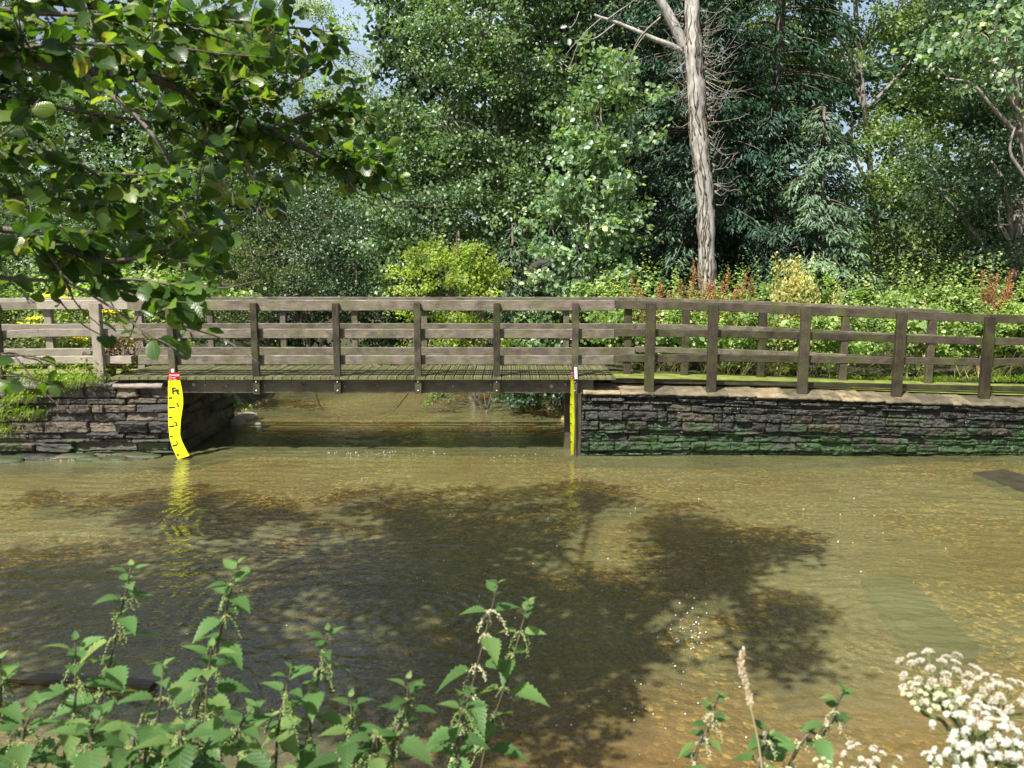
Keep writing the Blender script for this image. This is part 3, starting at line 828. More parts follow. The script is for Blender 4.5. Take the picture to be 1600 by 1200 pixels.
# ------------------------------------------------------------------ stones, slabs and boards in the water
M_slab = solid('grey_green_slab', (.10, .125, .075), .7, 3, .6, bump=.01)
def flat_slab(name, pts, z, th, mat, label, cat):
    g = Geo(); P = np.array([WZ(a, b, z) for a, b in pts]); n = len(P)
    bot = P.copy(); bot[:, 2] -= th
    i = np.arange(n); j = (i + 1) % n
    g.add(np.concatenate([P, bot]), [np.arange(n)[None], np.stack([i, n + i, n + j, j], -1)])
    return tag(g.build(name, mat, smooth=False), label, cat)
flat_slab('stone_slab', [(1345, 903), (1400, 895), (1425, 908), (1530, 1010), (1470, 1035), (1420, 1000)][::-1], -.03, .08, M_slab, 'long grey-green slab lying under the shallow water on the right', 'slab')
flat_slab('kerb_slab', [(1520, 738), (1570, 733), (1760, 790), (1760, 830)][::-1], .012, .08, solid('wet_dark_slab', (.05, .047, .03), .35, 4, .6, bump=.01), 'dark stone slab breaking the surface at the right edge', 'slab')
g = Geo(); plank(g, WZ(-60, 1052, .03), WZ(240, 1072, .03), .10, .05, c=.01, jit=.004)
tag(g.build('wooden_board', M_woodD), 'dark wooden board lying level with the water behind the nettles', 'board')
M_rock = masonry_mat('river_rock', [(0, (.10, .09, .06)), (.5, (.2, .18, .13)), (1, (.3, .27, .2))], (.08, .11, .03), -.5, .5, .4, .4)
for k, (px, py, sx, sy, sz, lb) in enumerate([(386, 652, .22, .18, .10, 'pale wet rock at the river edge seen under the left end of the bridge'), (368, 662, .20, .15, .12, 'dark rock at the back corner of the left wall under the bridge'),
                                 (404, 662, .07, .05, .05, 'small white-tipped stone standing in the current under the bridge'), (948, 1180, .01, .01, .01, '')]):
    if not lb: continue
    c = WZ(px, py, 0); g = Geo(); rock_mesh(g, c, (sx, sy, sz), 40 + k)
    tag(g.build('river_rock', M_rock, base=c), lb, 'rock')
# specks of foam and floating seeds on the surface
g = Geo(); P = []
for (px, py, sx, sy, n) in [(600, 708, 120, 5, 60), (560, 640, 60, 8, 16), (100, 716, 90, 5, 60), (830, 712, 60, 3, 14), (1080, 985, 30, 30, 60), (1000, 1100, 140, 60, 30), (900, 850, 400, 90, 60), (1350, 800, 120, 60, 20)]:
    for q in range(n):
        a, b = random.gauss(px, sx * .6), random.gauss(py, sy * .6)
        if b > 704: P.append(WZ(a, b, .012))
P = np.array(P)
leaves(g, BEAD, P, rng.normal(0, 1, P.shape) * [1, 1, .1], np.tile([0, 0, 1.], (len(P), 1)), rng.uniform(.006, .022, len(P)))
tag(g.build('floating_foam', solid('foam', (.75, .75, .7), .4)), 'white specks of foam and seed drifting on the water', 'foam', kind='stuff')

# ------------------------------------------------------------------ foliage materials
G1 = [(0, (.035, .070, .028)), (.5, (.085, .140, .058)), (.85, (.14, .205, .095)), (1, (.25, .30, .17))]
M_mid = leaf_mat('mid_green_leaves', G1, .6, .38)
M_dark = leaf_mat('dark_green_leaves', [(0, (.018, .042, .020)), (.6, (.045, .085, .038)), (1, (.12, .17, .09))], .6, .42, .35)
M_con = leaf_mat('conifer_sprays', [(0, (.009, .027, .016)), (.6, (.022, .054, .028)), (.9, (.045, .09, .048)), (1, (.10, .16, .095))], .4, .45, .22)
M_lime = leaf_mat('large_pale_leaves', [(0, (.07, .13, .07)), (.6, (.16, .24, .13)), (.9, (.30, .38, .21)), (1, (.60, .56, .26))], .6, .36)
M_bright = leaf_mat('yellow_green_leaves', [(0, (.11, .17, .03)), (.6, (.21, .28, .05)), (1, (.36, .38, .11))], .4, .45, .5)
M_pale = leaf_mat('grey_green_leaves', [(0, (.12, .18, .08)), (.6, (.22, .29, .15)), (1, (.36, .40, .26))], .6, .45)
M_olive = leaf_mat('olive_leaves', [(0, (.035, .06, .018)), (.6, (.075, .105, .03)), (1, (.14, .17, .06))], .5, .42)
M_fresh = leaf_mat('sunlit_fresh_leaves', [(0, (.06, .11, .03)), (.6, (.12, .18, .05)), (1, (.23, .29, .11))], .5, .42)  # sunlight put into the leaf colour for the gap tree behind the conifers
M_weed = leaf_mat('bank_weed_leaves', [(0, (.07, .12, .035)), (.5, (.17, .25, .07)), (.9, (.30, .37, .14)), (1, (.46, .46, .25))], .5, .42, .5)
M_alder = leaf_mat('alder_leaves', [(0, (.022, .055, .014)), (.55, (.048, .10, .02)), (.8, (.12, .20, .03)), (1, (.20, .24, .06))], .55, .34, .45, (1.9, 2.1, .5), veins=True, spots=(.16, .09, .04))
M_shade = leaf_mat('overhead_alder_leaves', [(0, (.03, .07, .015)), (1, (.07, .13, .025))], .5, .36, .35)
M_nettle = leaf_mat('nettle_leaves', [(0, (.06, .13, .04)), (.6, (.10, .20, .06)), (1, (.18, .27, .08))], .35, .5, .45, (1.5, 1.6, .5), veins=True, spots=(.20, .22, .07))
M_nstem = solid('nettle_stem', (.10, .085, .05), .5, 30)
M_nflow = solid('nettle_catkins', (.22, .29, .09), .7, 60, .7)
M_nflow2 = solid('pale_nettle_catkins', (.50, .50, .30), .7, 60, .8)
M_barkG = bark_mat('grey_poplar_bark', (.20, .185, .16), (.40, .385, .35), bump=.004)
M_barkB = bark_mat('brown_bark', (.07, .055, .04), (.14, .115, .09))
M_barkL = bark_mat('light_branch_bark', (.16, .14, .11), (.27, .25, .21))
M_red_seed = leaf_mat('rusty_dock_seed', [(0, (.13, .04, .02)), (.55, (.24, .085, .035)), (1, (.34, .24, .10))], .3, .6, .3, (1.2, 1., .8))
M_yel_fl = leaf_mat('ragwort_flowers', [(0, (.65, .50, .0)), (1, (.85, .72, .02))], .3, .6, .3, (1, 1, .8))
M_straw = leaf_mat('dry_grass', [(0, (.28, .22, .10)), (.5, (.30, .30, .12)), (1, (.42, .36, .2))], .3, .6, .4, (1, 1, .8))
M_grass = leaf_mat('fresh_grass', [(0, (.08, .15, .02)), (.6, (.16, .24, .04)), (1, (.32, .34, .10))], .4, .5, .5)

def ell_pts(n):
    d = norm(rng.normal(0, 1, (n, 3))); return d
def spread_dirs(n, back=.35):
    d = ell_pts(int(n * 2.2)); keep = (d[:, 1] < .25) | (rng.random(len(d)) < back)
    return d[keep][:n]
def cloud(g, lobes, ncl, per, cr, size, tm=DIAMOND, back=.3, updir=.55, flat=.6, shell=.55, grav=.35, sz_var=.3):
    """leaf clumps through the outer part of each lobe"""
    lobes = np.array(lobes, float)
    wt = (lobes[:, 3] * lobes[:, 5]) ; wt = wt / wt.sum()
    li = rng.choice(len(lobes), ncl, p=wt)
    d = spread_dirs(ncl, back)
    if len(d) < ncl: d = np.concatenate([d, ell_pts(ncl - len(d))])
    rad = rng.uniform(shell, 1.05, ncl) ** .6 
    C = lobes[li, :3] + d * lobes[li, 3:6] * rad[:, None]
    npar = max(2, ncl // 6); par = rng.integers(0, npar, ncl); own = np.arange(ncl) < npar * 1.6
    par[own] = np.minimum(np.arange(ncl)[own], ncl - 1)
    C = np.where(own[:, None], C, C[par] + rng.normal(0, cr * 1.15, (ncl, 3)) * [1, 1, .55])
    d = np.where(own[:, None], d, d[par])
    cs = cr * rng.uniform(.55, 1.35, ncl)
    cn = np.maximum(6, (per * (cs / cr) ** 2 * rng.uniform(.6, 1.3, ncl)).astype(int))
    idx = np.repeat(np.arange(ncl), cn); n = len(idx)
    off = rng.normal(0, .5, (n, 3)) * cs[idx, None] * [1, 1, flat]
    P = C[idx] + off
    Nn = norm(d[idx] * .55 + rng.normal(0, .55, (n, 3)) + [0, -.1, updir])
    D = norm(d[idx] * .4 + rng.normal(0, .7, (n, 3)) - [0, 0, grav])
    S = size * rng.uniform(1 - sz_var, 1 + sz_var, n)
    crn = rng.random(ncl)
    R = np.clip(.55 * rng.random(n) + .45 * crn[idx] ** 1.2, 0, 1)
    leaves(g, tm, P, D, Nn, S, R)
    return C
def trunk_limbs(t, base, lobes, r0, mat, C=None, twigs=40, lean=(0, 0), name='trunk'):
    g = Geo(); lobes = np.array(lobes, float)
    top = lobes[np.argmax(lobes[:, 2])]
    base = np.array(base, float); mid = (base + top[:3]) / 2 + [lean[0], lean[1], 0]
    path = curve([base - [0, 0, .2], base * .8 + mid * .2, mid, top[:3]], 22, .08)
    tube(g, path, np.linspace(r0, r0 * .25, 22), 9)
    for L in lobes:
        zt = np.clip((L[2] - .9 * L[5]), base[2] + .3, top[2])
        s = path[np.argmin(np.abs(path[:, 2] - max(base[2] + .3, zt - 1.0)))]
        e = L[:3]; m_ = (s + e) / 2 + [0, 0, .25] + rng.normal(0, .15, 3)
        tube(g, curve([s, m_, e], 10, .05), np.linspace(r0 * .4, r0 * .12, 10), 6)
    if C is not None and len(C):
        for c in C[rng.choice(len(C), min(twigs, len(C)), replace=False)]:
            k = np.argmin(np.linalg.norm(lobes[:, :3] - c, axis=1)); s = lobes[k, :3]
            m_ = (s + c) / 2 + rng.normal(0, .1, 3) + [0, 0, .1]
            tube(g, curve([s, m_, c], 7, .03), np.linspace(r0 * .13, r0 * .03 + .003, 7), 4)
    return g.build(name, mat, t)
def lobesP(rows, Y):
    """rows of (px, py, rx_px, rz_px, dY[, ry]) seen at depth Y -> world ellipsoids"""
    out = []
    for r in rows:
        y = Y + r[4]; c = WY(r[0], r[1], y); k = y / FPX
        out.append((c[0], c[1], c[2], r[2] * k, (r[5] if len(r) > 5 else (r[2] + r[3]) / 2 * k * .8), r[3] * k))
    return out
def tree(name, label, cat, Y, base_px, rows, ncl, per, cr, size, mat, bark=M_barkB, r0=.14, tm=DIAMOND, group=None, twigs=40, extra=None, **kw):
    lobes = lobesP(rows, Y)
    bx = WY(base_px, 500, Y)[0]; bz = float(ground_h(np.array([bx]), np.array([float(Y)]))[0])
    t = empty(name, (bx, Y, bz), label, cat, group)
    g = Geo(); C = cloud(g, lobes, ncl, per, cr, size, tm, **kw)
    if extra is not None:
        cloud(g, lobesP(extra[0], Y), extra[1], extra[2], extra[3], extra[4], tm, **kw)
    g.build('crown', mat, t)
    trunk_limbs(t, (bx, Y, bz), lobes, r0, bark, C, twigs)
    return t

# ------------------------------------------------------------------ trees beyond the bridge
BG = 'trees on the bank beyond the footbridge'
tree('broadleaf_tree', 'large round-leaved tree in the middle just right of the sky gap', 'tree', 20.5, 740,
     [(760, 60, 110, 110, 0), (700, 190, 95, 100, -.3), (790, 200, 110, 110, .2), (680, 320, 100, 90, -.5), (780, 330, 110, 90, -.3), (650, 410, 70, 60, -.3), (850, 80, 90, 110, .6), (800, -120, 110, 110, 0.5), (840, -260, 90, 90, .5), (640, 250, 50, 70, .3), (655, 120, 30, 34, .2), (690, 60, 34, 50, .2), (630, 180, 30, 34, .2), (740, 420, 110, 60, 0), (870, 240, 60, 120, .8)],
     1050, 60, .34, .085, M_mid, M_barkL, .20, ROUND, BG, 130)
tree('poplar_sapling', 'slender sapling with big pale leaves in front of the dark conifers', 'tree', 17.6, 918,
     [(930, 180, 42, 60, 0), (905, 260, 62, 60, 0), (955, 270, 40, 60, .2), (900, 350, 72, 60, 0), (945, 380, 55, 60, .1), (880, 430, 55, 50, 0), (940, 110, 22, 35, 0), (960, 440, 45, 40, 0), (975, 160, 14, 40, 0), (850, 330, 30, 50, 0)],
     320, 24, .25, .108, M_lime, M_barkL, .06, ROUND, BG, 30, back=.6)
def conifer(label, Y, px, top_z, rad, r0=.2, n_br=150, z0=1.8, mat=M_con, seed=0, size=.17, dens=1.0, group=BG, front=.25):
    bx = WY(px, 500, Y)[0]; bz = float(ground_h(np.array([bx]), np.array([float(Y)]))[0])
    t = empty('conifer_tree', (bx, Y, bz), label, 'tree', group)
    g = Geo(); gb = Geo()
    tube(gb, [(bx, Y, bz - .2), (bx + .05, Y, (bz + top_z) / 2), (bx, Y, top_z)], [r0, r0 * .6, .03], 9)
    P, D, NN, S, R = [], [], [], [], []
    for b in range(n_br):
        f = (b + random.random()) / n_br; z = z0 + (top_z - z0) * f ** 1.25
        az = random.uniform(0, 2 * math.pi)
        if math.sin(az) > .35 and random.random() > front: az = -az
        L = rad * (1 - .75 * ((z - z0) / (top_z - z0)) ** 1.3) * random.uniform(.65, 1.15)
        d = np.array([math.cos(az), math.sin(az), 0]); side = np.array([-d[1], d[0], 0])
        n = 14; s = np.linspace(0, 1, n)
        path = np.array([bx, Y, z]) + d * (s * L)[:, None] + np.array([0, 0, 1]) * (.12 * L * s - .38 * L * s ** 2)[:, None]
        path = path + side * (rng.normal(0, .1) * s ** 2 * L)[:, None]
        tube(gb, path[::2], np.linspace(.03, .006, len(path[::2])), 4)
        br = random.random()
        m_ = int(L * 75 * dens)
        q = rng.uniform(.22, 1.0, m_) ** .8; wd = .42 * L * (1.05 - q) * np.minimum(1, q * 3) + .08
        lat = rng.uniform(-1, 1, m_) * wd
        base = np.stack([np.interp(q, s, path[:, k]) for k in range(3)], -1) + side * lat[:, None]
        base[:, 2] -= np.abs(lat) * .35 + rng.random(m_) * .22 * (size / .17)
        P.append(base); sg = np.sign(lat)[:, None]
        D.append(d * .7 + side * sg * .6 + np.array([0, 0, -.55]) + rng.normal(0, .22, (m_, 3)))
        NN.append(np.array([0, 0, 1.0]) + d * .35 + rng.normal(0, .35, (m_, 3)))
        S.append(size * rng.uniform(.6, 1.25, m_)); R.append(np.clip(rng.random(m_) * .5 + br * .5, 0, 1))
    leaves(g, NARROW, np.concatenate(P), np.concatenate(D), np.concatenate(NN), np.concatenate(S), np.concatenate(R))
    g.build('crown', mat, t); gb.build('trunk', M_barkB, t)
    return t
conifer('dark conifer directly behind the pale bare trunk', 20.0, 1075, 15, 2.5, n_br=190)
conifer('dark conifer filling the gap between the sapling and the pale trunk', 21.5, 960, 16, 2.4, n_br=180)
conifer('tall dark conifer to the right of the pale trunk', 20.5, 1195, 16, 2.5, n_br=190)
conifer('low conifer with light sprays to the right of the pale trunk', 18.8, 1270, 6.6, 1.5, z0=1.4, n_br=110, mat=leaf_mat('light_conifer_sprays', [(0, (.035, .075, .042)), (.6, (.085, .14, .08)), (1, (.19, .26, .16))], .45, .45, .3), size=.16, dens=1.2)
conifer('small light conifer just behind the middle of the bridge', 19.0, 800, 4.0, .8, z0=1.3, n_br=60, mat=bpy.data.materials['light_conifer_sprays'], r0=.07, size=.13, dens=1.3)
tree('broadleaf_tree', 'sunlit yellowish tree seen in the bright gap right of the conifers', 'tree', 22.5, 1380,
     [(1380, 250, 80, 60, 0), (1420, 180, 60, 70, .5), (1350, 330, 80, 60, -.5), (1400, 380, 90, 70, -.5), (1290, 60, 60, 50, .5), (1440, 70, 60, 60, 0), (1330, 200, 40, 40, 0), (1250, 150, 60, 60, 0), (1400, 20, 70, 45, 0), (1250, 10, 60, 50, 0), (1330, -120, 120, 90, 0)],
     430, 60, .40, .10, M_fresh, M_barkL, .15, DIAMOND, BG, 60, back=.6)
tree('broadleaf_tree', 'huge dark glossy tree filling the right edge of the view', 'tree', 19.5, 1560,
     [(1530, 230, 100, 90, 0), (1600, 150, 110, 100, 0), (1470, 300, 70, 80, .2), (1560, 350, 110, 80, -.2), (1500, 400, 90, 60, 0), (1490, 90, 60, 90, .3), (1680, 300, 110, 120, 0), (1560, 0, 120, 90, .4), (1620, -150, 160, 110, .5), (1600, 430, 90, 50, 0), (1760, 80, 120, 160, .5), (1540, -320, 130, 120, .8), (1700, -340, 130, 130, .8)],
     900, 58, .38, .080, M_dark, M_barkL, .22, DIAMOND, BG, 50)
tree('broadleaf_tree', 'pale large-leaved branches hanging in the top right corner', 'tree', 17.0, 1680,
     [(1500, 60, 60, 30, 0), (1570, 50, 50, 35, 0), (1480, 120, 45, 25, 0), (1560, 130, 60, 30, 0), (1640, 90, 60, 60, 0), (1590, 190, 40, 25, 0), (1700, 200, 60, 90, 0)],
     110, 22, .30, .12, M_lime, M_barkL, .12, ROUND, BG, 40, back=.7)
tree('broadleaf_tree', 'pale feathery tree left of the sky gap behind the alder', 'tree', 42, 470,
     [(470, 60, 100, 80, 0), (540, 160, 60, 70, 0), (420, 170, 110, 80, 0), (330, 80, 110, 110, .5), (500, 250, 110, 80, 0), (560, 290, 70, 60, 0), (585, 175, 38, 45, 0), (562, 90, 30, 70, 0), (590, 130, 26, 30, 0), (240, 160, 110, 120, 0), (380, 270, 120, 90, 0)],
     620, 60, .60, .14, M_pale, M_barkL, .25, DIAMOND, BG, 80, back=.6)
tree('broadleaf_tree', 'dark spreading tree behind the left half of the footbridge', 'tree', 22, 500,
     [(520, 340, 80, 60, 0), (470, 400, 90, 70, -.3), (560, 410, 80, 60, 0), (400, 330, 80, 60, .3), (600, 350, 40, 50, 0), (470, 460, 120, 50, 0), (590, 470, 60, 40, .2)],
     420, 60, .36, .07, M_dark, M_barkB, .13, DIAMOND, BG, 40)
tree('shrub', 'olive shrub behind the bridge rails left of the dark tree', 'shrub', 18.6, 395,
     [(400, 400, 45, 40, 0), (380, 450, 55, 40, 0), (425, 440, 30, 30, 0), (370, 500, 60, 40, 0)], 120, 60, .26, .055, M_olive, M_barkB, .06, DIAMOND, BG, 20)
tree('broadleaf_tree', 'shaded tree behind the left fence and the alder branches', 'tree', 20, 150,
     [(100, 250, 130, 110, 0), (250, 300, 110, 100, .3), (40, 400, 120, 80, 0), (180, 420, 110, 70, 0), (300, 400, 80, 80, .2), (-60, 280, 120, 110, 0)],
     520, 55, .38, .085, M_mid, M_barkB, .16, DIAMOND, BG, 40)
# bright bush leaning over the river
tree('bush', 'bright yellow-green bush leaning over the river behind the bridge', 'bush', 17.3, 745,
     [(700, 415, 45, 35, 0), (742, 405, 24, 34, .1), (655, 440, 38, 28, 0), (712, 362, 14, 26, 0), (675, 385, 14, 24, 0), (768, 430, 16, 26, 0), (640, 400, 10, 22, 0), (700, 480, 62, 35, 0), (740, 530, 60, 30, 0), (680, 550, 60, 30, 0), (760, 450, 30, 35, 0)],
     190, 42, .19, .058, M_bright, M_barkB, .05, ROUND, None, 30, back=.5, updir=.7)
tree('bush', 'pale drooping sprig touching the water under the middle of the bridge', 'bush', 16.3, 760,
     [(655, 622, 26, 10, 0), (720, 600, 50, 18, 0.1), (690, 626, 26, 8, 0), (770, 590, 60, 25, .3), (830, 590, 40, 25, .3)], 34, 36, .15, .06, M_fresh, M_barkB, .03, ROUND, None, 16, back=.7)
# dense backing wood, tree by tree
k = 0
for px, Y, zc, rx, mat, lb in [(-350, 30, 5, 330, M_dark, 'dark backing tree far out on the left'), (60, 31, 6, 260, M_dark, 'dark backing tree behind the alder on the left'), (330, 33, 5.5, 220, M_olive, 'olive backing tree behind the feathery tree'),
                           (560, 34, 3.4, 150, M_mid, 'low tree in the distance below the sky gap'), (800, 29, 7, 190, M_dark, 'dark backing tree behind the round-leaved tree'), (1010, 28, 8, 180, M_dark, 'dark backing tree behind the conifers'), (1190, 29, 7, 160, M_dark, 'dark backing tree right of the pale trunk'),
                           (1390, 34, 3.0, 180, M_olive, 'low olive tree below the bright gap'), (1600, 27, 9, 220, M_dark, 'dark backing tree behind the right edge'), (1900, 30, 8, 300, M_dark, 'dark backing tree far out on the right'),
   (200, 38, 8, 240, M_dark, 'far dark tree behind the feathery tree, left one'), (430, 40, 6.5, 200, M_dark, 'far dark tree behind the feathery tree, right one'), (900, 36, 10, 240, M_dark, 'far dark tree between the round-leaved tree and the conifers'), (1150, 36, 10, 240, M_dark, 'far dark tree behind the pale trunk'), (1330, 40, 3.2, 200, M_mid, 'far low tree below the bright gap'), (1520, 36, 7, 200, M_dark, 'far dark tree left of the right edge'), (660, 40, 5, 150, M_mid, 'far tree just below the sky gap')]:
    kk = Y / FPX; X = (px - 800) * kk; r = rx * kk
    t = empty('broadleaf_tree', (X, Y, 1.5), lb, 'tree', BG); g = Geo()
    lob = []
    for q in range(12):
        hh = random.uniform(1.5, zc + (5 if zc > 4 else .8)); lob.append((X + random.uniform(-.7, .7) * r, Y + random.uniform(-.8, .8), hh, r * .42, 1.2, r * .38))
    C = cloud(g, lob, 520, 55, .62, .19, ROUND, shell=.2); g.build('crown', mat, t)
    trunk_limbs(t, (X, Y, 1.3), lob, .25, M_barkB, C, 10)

# ------------------------------------------------------------------ pale bare trunk
pt = empty('poplar_tree', WY(1105, 430, 17.3), 'tall pale grey trunk with bare twigs standing right of the sapling', 'tree')
ctrl = [WY(1106, 470, 17.3), WY(1104, 400, 17.3), WY(1103, 330, 17.3), WY(1097, 260, 17.3), WY(1090, 190, 17.3), WY(1086, 130, 17.3), WY(1082, 80, 17.3), WY(1081, 20, 17.3), WY(1079, -60, 17.4), WY(1075, -220, 17.5)]
g = Geo(); tp = curve(ctrl, 60, .015)
zz = tp[:, 2]; rad = np.interp(zz, [2, 4, 6.5, 7.5, 8.0, 9, 12], [.175, .175, .19, .195, .15, .13, .10])
rad = rad * (1 + .06 * np.sin(zz * 7) + .04 * np.sin(zz * 17 + 1))
tube(g, tp, rad, 16)
tr_o = g.build('trunk', M_barkG, pt)
for pts, r0, r1 in (([(1088, 95), (1070, 72), (1045, 25), (1028, -5), (1000, -70), (960, -160)], .13, .06), ([(1080, 88), (1050, 72), (1010, 55), (960, 34), (928, 24)], .07, .022),
                    ([(1078, -40), (1110, -130), (1150, -220)], .09, .04)):
    g = Geo(); c = curve([WY(a, b, 17.3 - .02 * i) for i, (a, b) in enumerate(pts)], 20, .02); tube(g, c, np.linspace(r0, r1, 20), 9); g.build('limb', M_barkG, pt)
g = Geo()
for pts, r0 in (([(1032, 27), (1010, 48), (990, 75), (978, 130)], .022), ([(1008, 54), (990, 80), (975, 105)], .014), ([(960, 38), (930, 60), (905, 62), (880, 90)], .02), ([(950, 30), (985, 5), (1010, -20)], .02), ([(905, 18), (895, 40), (880, 45)], .012), ([(940, 28), (915, 50), (900, 75), (890, 110)], .014)):
    c = curve([WY(a, b, 17.2) for a, b in pts], 12, .02); tube(g, c, np.linspace(r0, .004, 12), 5)
for q in range(120):
    z = random.uniform(4.2, 8.2) if q < 75 else random.uniform(6.0, 7.9); s = tp[np.argmin(abs(tp[:, 2] - z))]
    side = 1 if random.random() < .72 else -1
    L = random.uniform(.08, 1.0) ** 1.3 * .95 * (1 if side > 0 else .6) * (.6 if z < 5.4 else 1)
    a = s + np.array([side * .2, -.1, 0]); dd = np.array([side * random.uniform(.6, 1), random.uniform(-.7, .3), random.uniform(-.6, .7)])
    c = curve([a, a + dd * L * .5 + [0, 0, -.04], a + dd * L + [0, 0, random.uniform(0, .22)]], 8, .03)
    tube(g, c, np.linspace(.010, .003, 8), 4)
    if random.random() < .6:
        b0 = c[4]; tube(g, curve([b0, b0 + dd * L * .2 + rng.normal(0, .05, 3), b0 + dd * L * .35 + rng.normal(0, .1, 3)], 5), np.linspace(.006, .0025, 5), 4)
g.build('twigs', M_barkL, pt)
g = Geo()
for q in range(70):   # ivy stems creeping over the bark
    z = random.uniform(2.2, 7.6); th = random.uniform(math.pi * 1.05, math.pi * 1.95); P = []
    for j in range(9):
        zz_ = z + j * .09; s = tp[np.argmin(abs(tp[:, 2] - zz_))]; rr_ = np.interp(zz_, tp[:, 2], rad) + .008
        P.append([s[0] + math.cos(th) * rr_, s[1] + math.sin(th) * rr_, zz_]); th += random.uniform(-.16, .16)
    tube(g, curve(P, 16), np.linspace(.016, .006, 16), 4)
g.build('ivy_stems', M_barkB, pt)

# ------------------------------------------------------------------ bank plants behind the right fence
def weed_bed(label, Y, rows, ncl, per, cr, size, mat, tm=ROUND, name='undergrowth', **kw):
    rows = [(r[0] + random.uniform(-25, 25), r[1], r[2] * random.uniform(.5, 1), r[3] * random.uniform(.55, 1.25), *r[4:]) for r in rows]
    g = Geo(); cloud(g, lobesP(rows, Y), ncl, per, cr, size, tm, **kw)
    x0, x1 = min(r[0] for r in rows), max(r[0] for r in rows)
    for q in range(int((x1 - x0) / 3.5) if 'bank' not in label else 0):   # leafy shoots standing out of the mass
        b = WY(random.uniform(x0, x1), 540, Y + random.uniform(-.3, .5)); hh = random.uniform(.25, .95) * (Y / 16)
        b[2] = WY(0, rows[0][1] - 8, Y)[2]; n = 24; f = np.linspace(0, 1, n)[:, None]
        P = b + np.array([random.gauss(0, .1), 0, hh]) * f + rng.normal(0, .055, (n, 3)) * (1.2 - f)
        leaves(g, tm, P, rng.normal(0, 1, (n, 3)) * [1, 1, .3], rng.normal(0, .4, (n, 3)) + [0, -.3, 1], size * rng.uniform(.5, 1.3, n) * (1.3 - f[:, 0] * .7), random.random())
    return tag(g.build(name, mat), label, 'undergrowth', kind='stuff')
weed_bed('low sunlit weeds along the far side of the right-hand path', 14.95, [(x, 540 - random.uniform(0, 25), 70, 48, random.uniform(-.1, .4), .35) for x in range(930, 1760, 60)], 700, 36, .15, .060, M_weed, updir=.8, shell=.2, back=.4)
weed_bed('taller weeds and brambles at the foot of the trees on the right', 16.4, [(x, 500 - random.uniform(0, 26), 75, 38, random.uniform(-.3, .5), .5) for x in range(950, 1800, 65)], 560, 36, .16, .070, M_weed, updir=.8, shell=.2, back=.4)
weed_bed('shaded green plants behind the middle of the bridge', 17.6, [(x, 515, 50, 55, random.uniform(-.2, .5), .5) for x in range(800, 1010, 40)], 200, 40, .2, .08, M_mid, shell=.2)
weed_bed('bright leafy thicket beyond the left fence', 16.0, [(x, 480 - random.uniform(-10, 20), 70, 50, random.uniform(-.2, .6), .5) for x in range(-120, 350, 55)], 420, 38, .2, .075, M_weed, updir=.8, shell=.2, back=.4)
weed_bed('low mixed weeds along the left path', 14.6, [(x, 545, 55, 32, random.uniform(-.2, .3), .3) for x in range(-160, 250, 45)], 240, 34, .13, .05, leaf_mat('grey_weed_leaves', [(0, (.10, .14, .05)), (.6, (.2, .24, .1)), (1, (.36, .34, .18))], .4, .5, .45), updir=.8, shell=.2, back=.5)
# ground cover further back so no bare soil shows
weed_bed('ivy and ground cover on the shaded banks', 20.5, [(x, 500, 120, 50, random.uniform(-1.5, 2.5), 1.0) for x in list(range(-250, 420, 70)) + list(range(860, 2000, 80))], 620, 40, .3, .10, M_dark, shell=.2)

weed_bed('dark ivy hanging over the water on the right bank under the bridge', 16.2, [(x, 604, 40, 22, random.uniform(-.3, .9), .5) for x in range(790, 960, 25)], 120, 40, .16, .06, M_dark, shell=.15, back=.5)
weed_bed('large pale weed leaves scattered along the right bank', 15.2, [(x, 515, 60, 45, random.uniform(-.4, .4), .4) for x in range(960, 1700, 60)], 90, 9, .16, .13, leaf_mat('pale_weed_leaves', [(0, (.12, .2, .07)), (1, (.3, .38, .16))], .5, .45, .4), updir=.8, shell=.5, back=.2)
weed_bed('dark bushes closing the river bend beyond the bridge', 24.2, [(x, 505, 60, 58, random.uniform(-.6, .8), 1.0) for x in range(340, 900, 45)], 420, 46, .3, .10, M_dark, shell=.15, back=.5)

def spike_plant(name, label, cat, base, stems, h, spread, leafm, topm, top_frac, leaf_s, top_s, nleaf, ntop, tmt=DIAMOND, group=None, stemm=None, lean=0, topw=.05):
    t = empty(name, base, label, cat, group); gs, gl, gt = Geo(), Geo(), Geo()
    for s in range(stems):
        hh = h * random.uniform(.65, 1.05); e = np.array(base) + [random.gauss(0, spread) + lean, random.gauss(0, spread * .5), hh]
        p = curve([base + rng.normal(0, .03, 3) * [1, 1, 0], (np.array(base) * .5 + e * .5) + rng.normal(0, .03, 3), e], 14, .01)
        tube(gs, p, np.linspace(.007, .002, 14), 5)
        q = rng.uniform(.05, top_frac + .1, nleaf); P = np.stack([np.interp(q * 13, np.arange(14), p[:, k_]) for k_ in range(3)], -1)
        leaves(gl, ROUND, P, rng.normal(0, 1, (nleaf, 3)) + [0, -.3, .2], rng.normal(0, .5, (nleaf, 3)) + [0, 0, 1], leaf_s * rng.uniform(.6, 1.2, nleaf) * (1.15 - q))
        q = rng.uniform(top_frac, 1.0, ntop); P = np.stack([np.interp(q * 13, np.arange(14), p[:, k_]) for k_ in range(3)], -1)
        P = P + rng.normal(0, topw, (ntop, 3)) * (1.25 - q)[:, None] * 2.2
        leaves(gt, tmt, P, rng.normal(0, .5, (ntop, 3)) + [0, 0, .9], rng.normal(0, 1, (ntop, 3)), top_s * rng.uniform(.6, 1.3, ntop))
    gs.build('stem', stemm or M_straw, t); gl.build('leaves', leafm, t); tag(gt.build('seed_heads', topm, t), kind='stuff')
    return t
def onb(px, py, Y): 
    p = WY(px, py, Y); p[2] = max(float(ground_h(p[:1], p[1:2])[0]), .9) - .02; return p
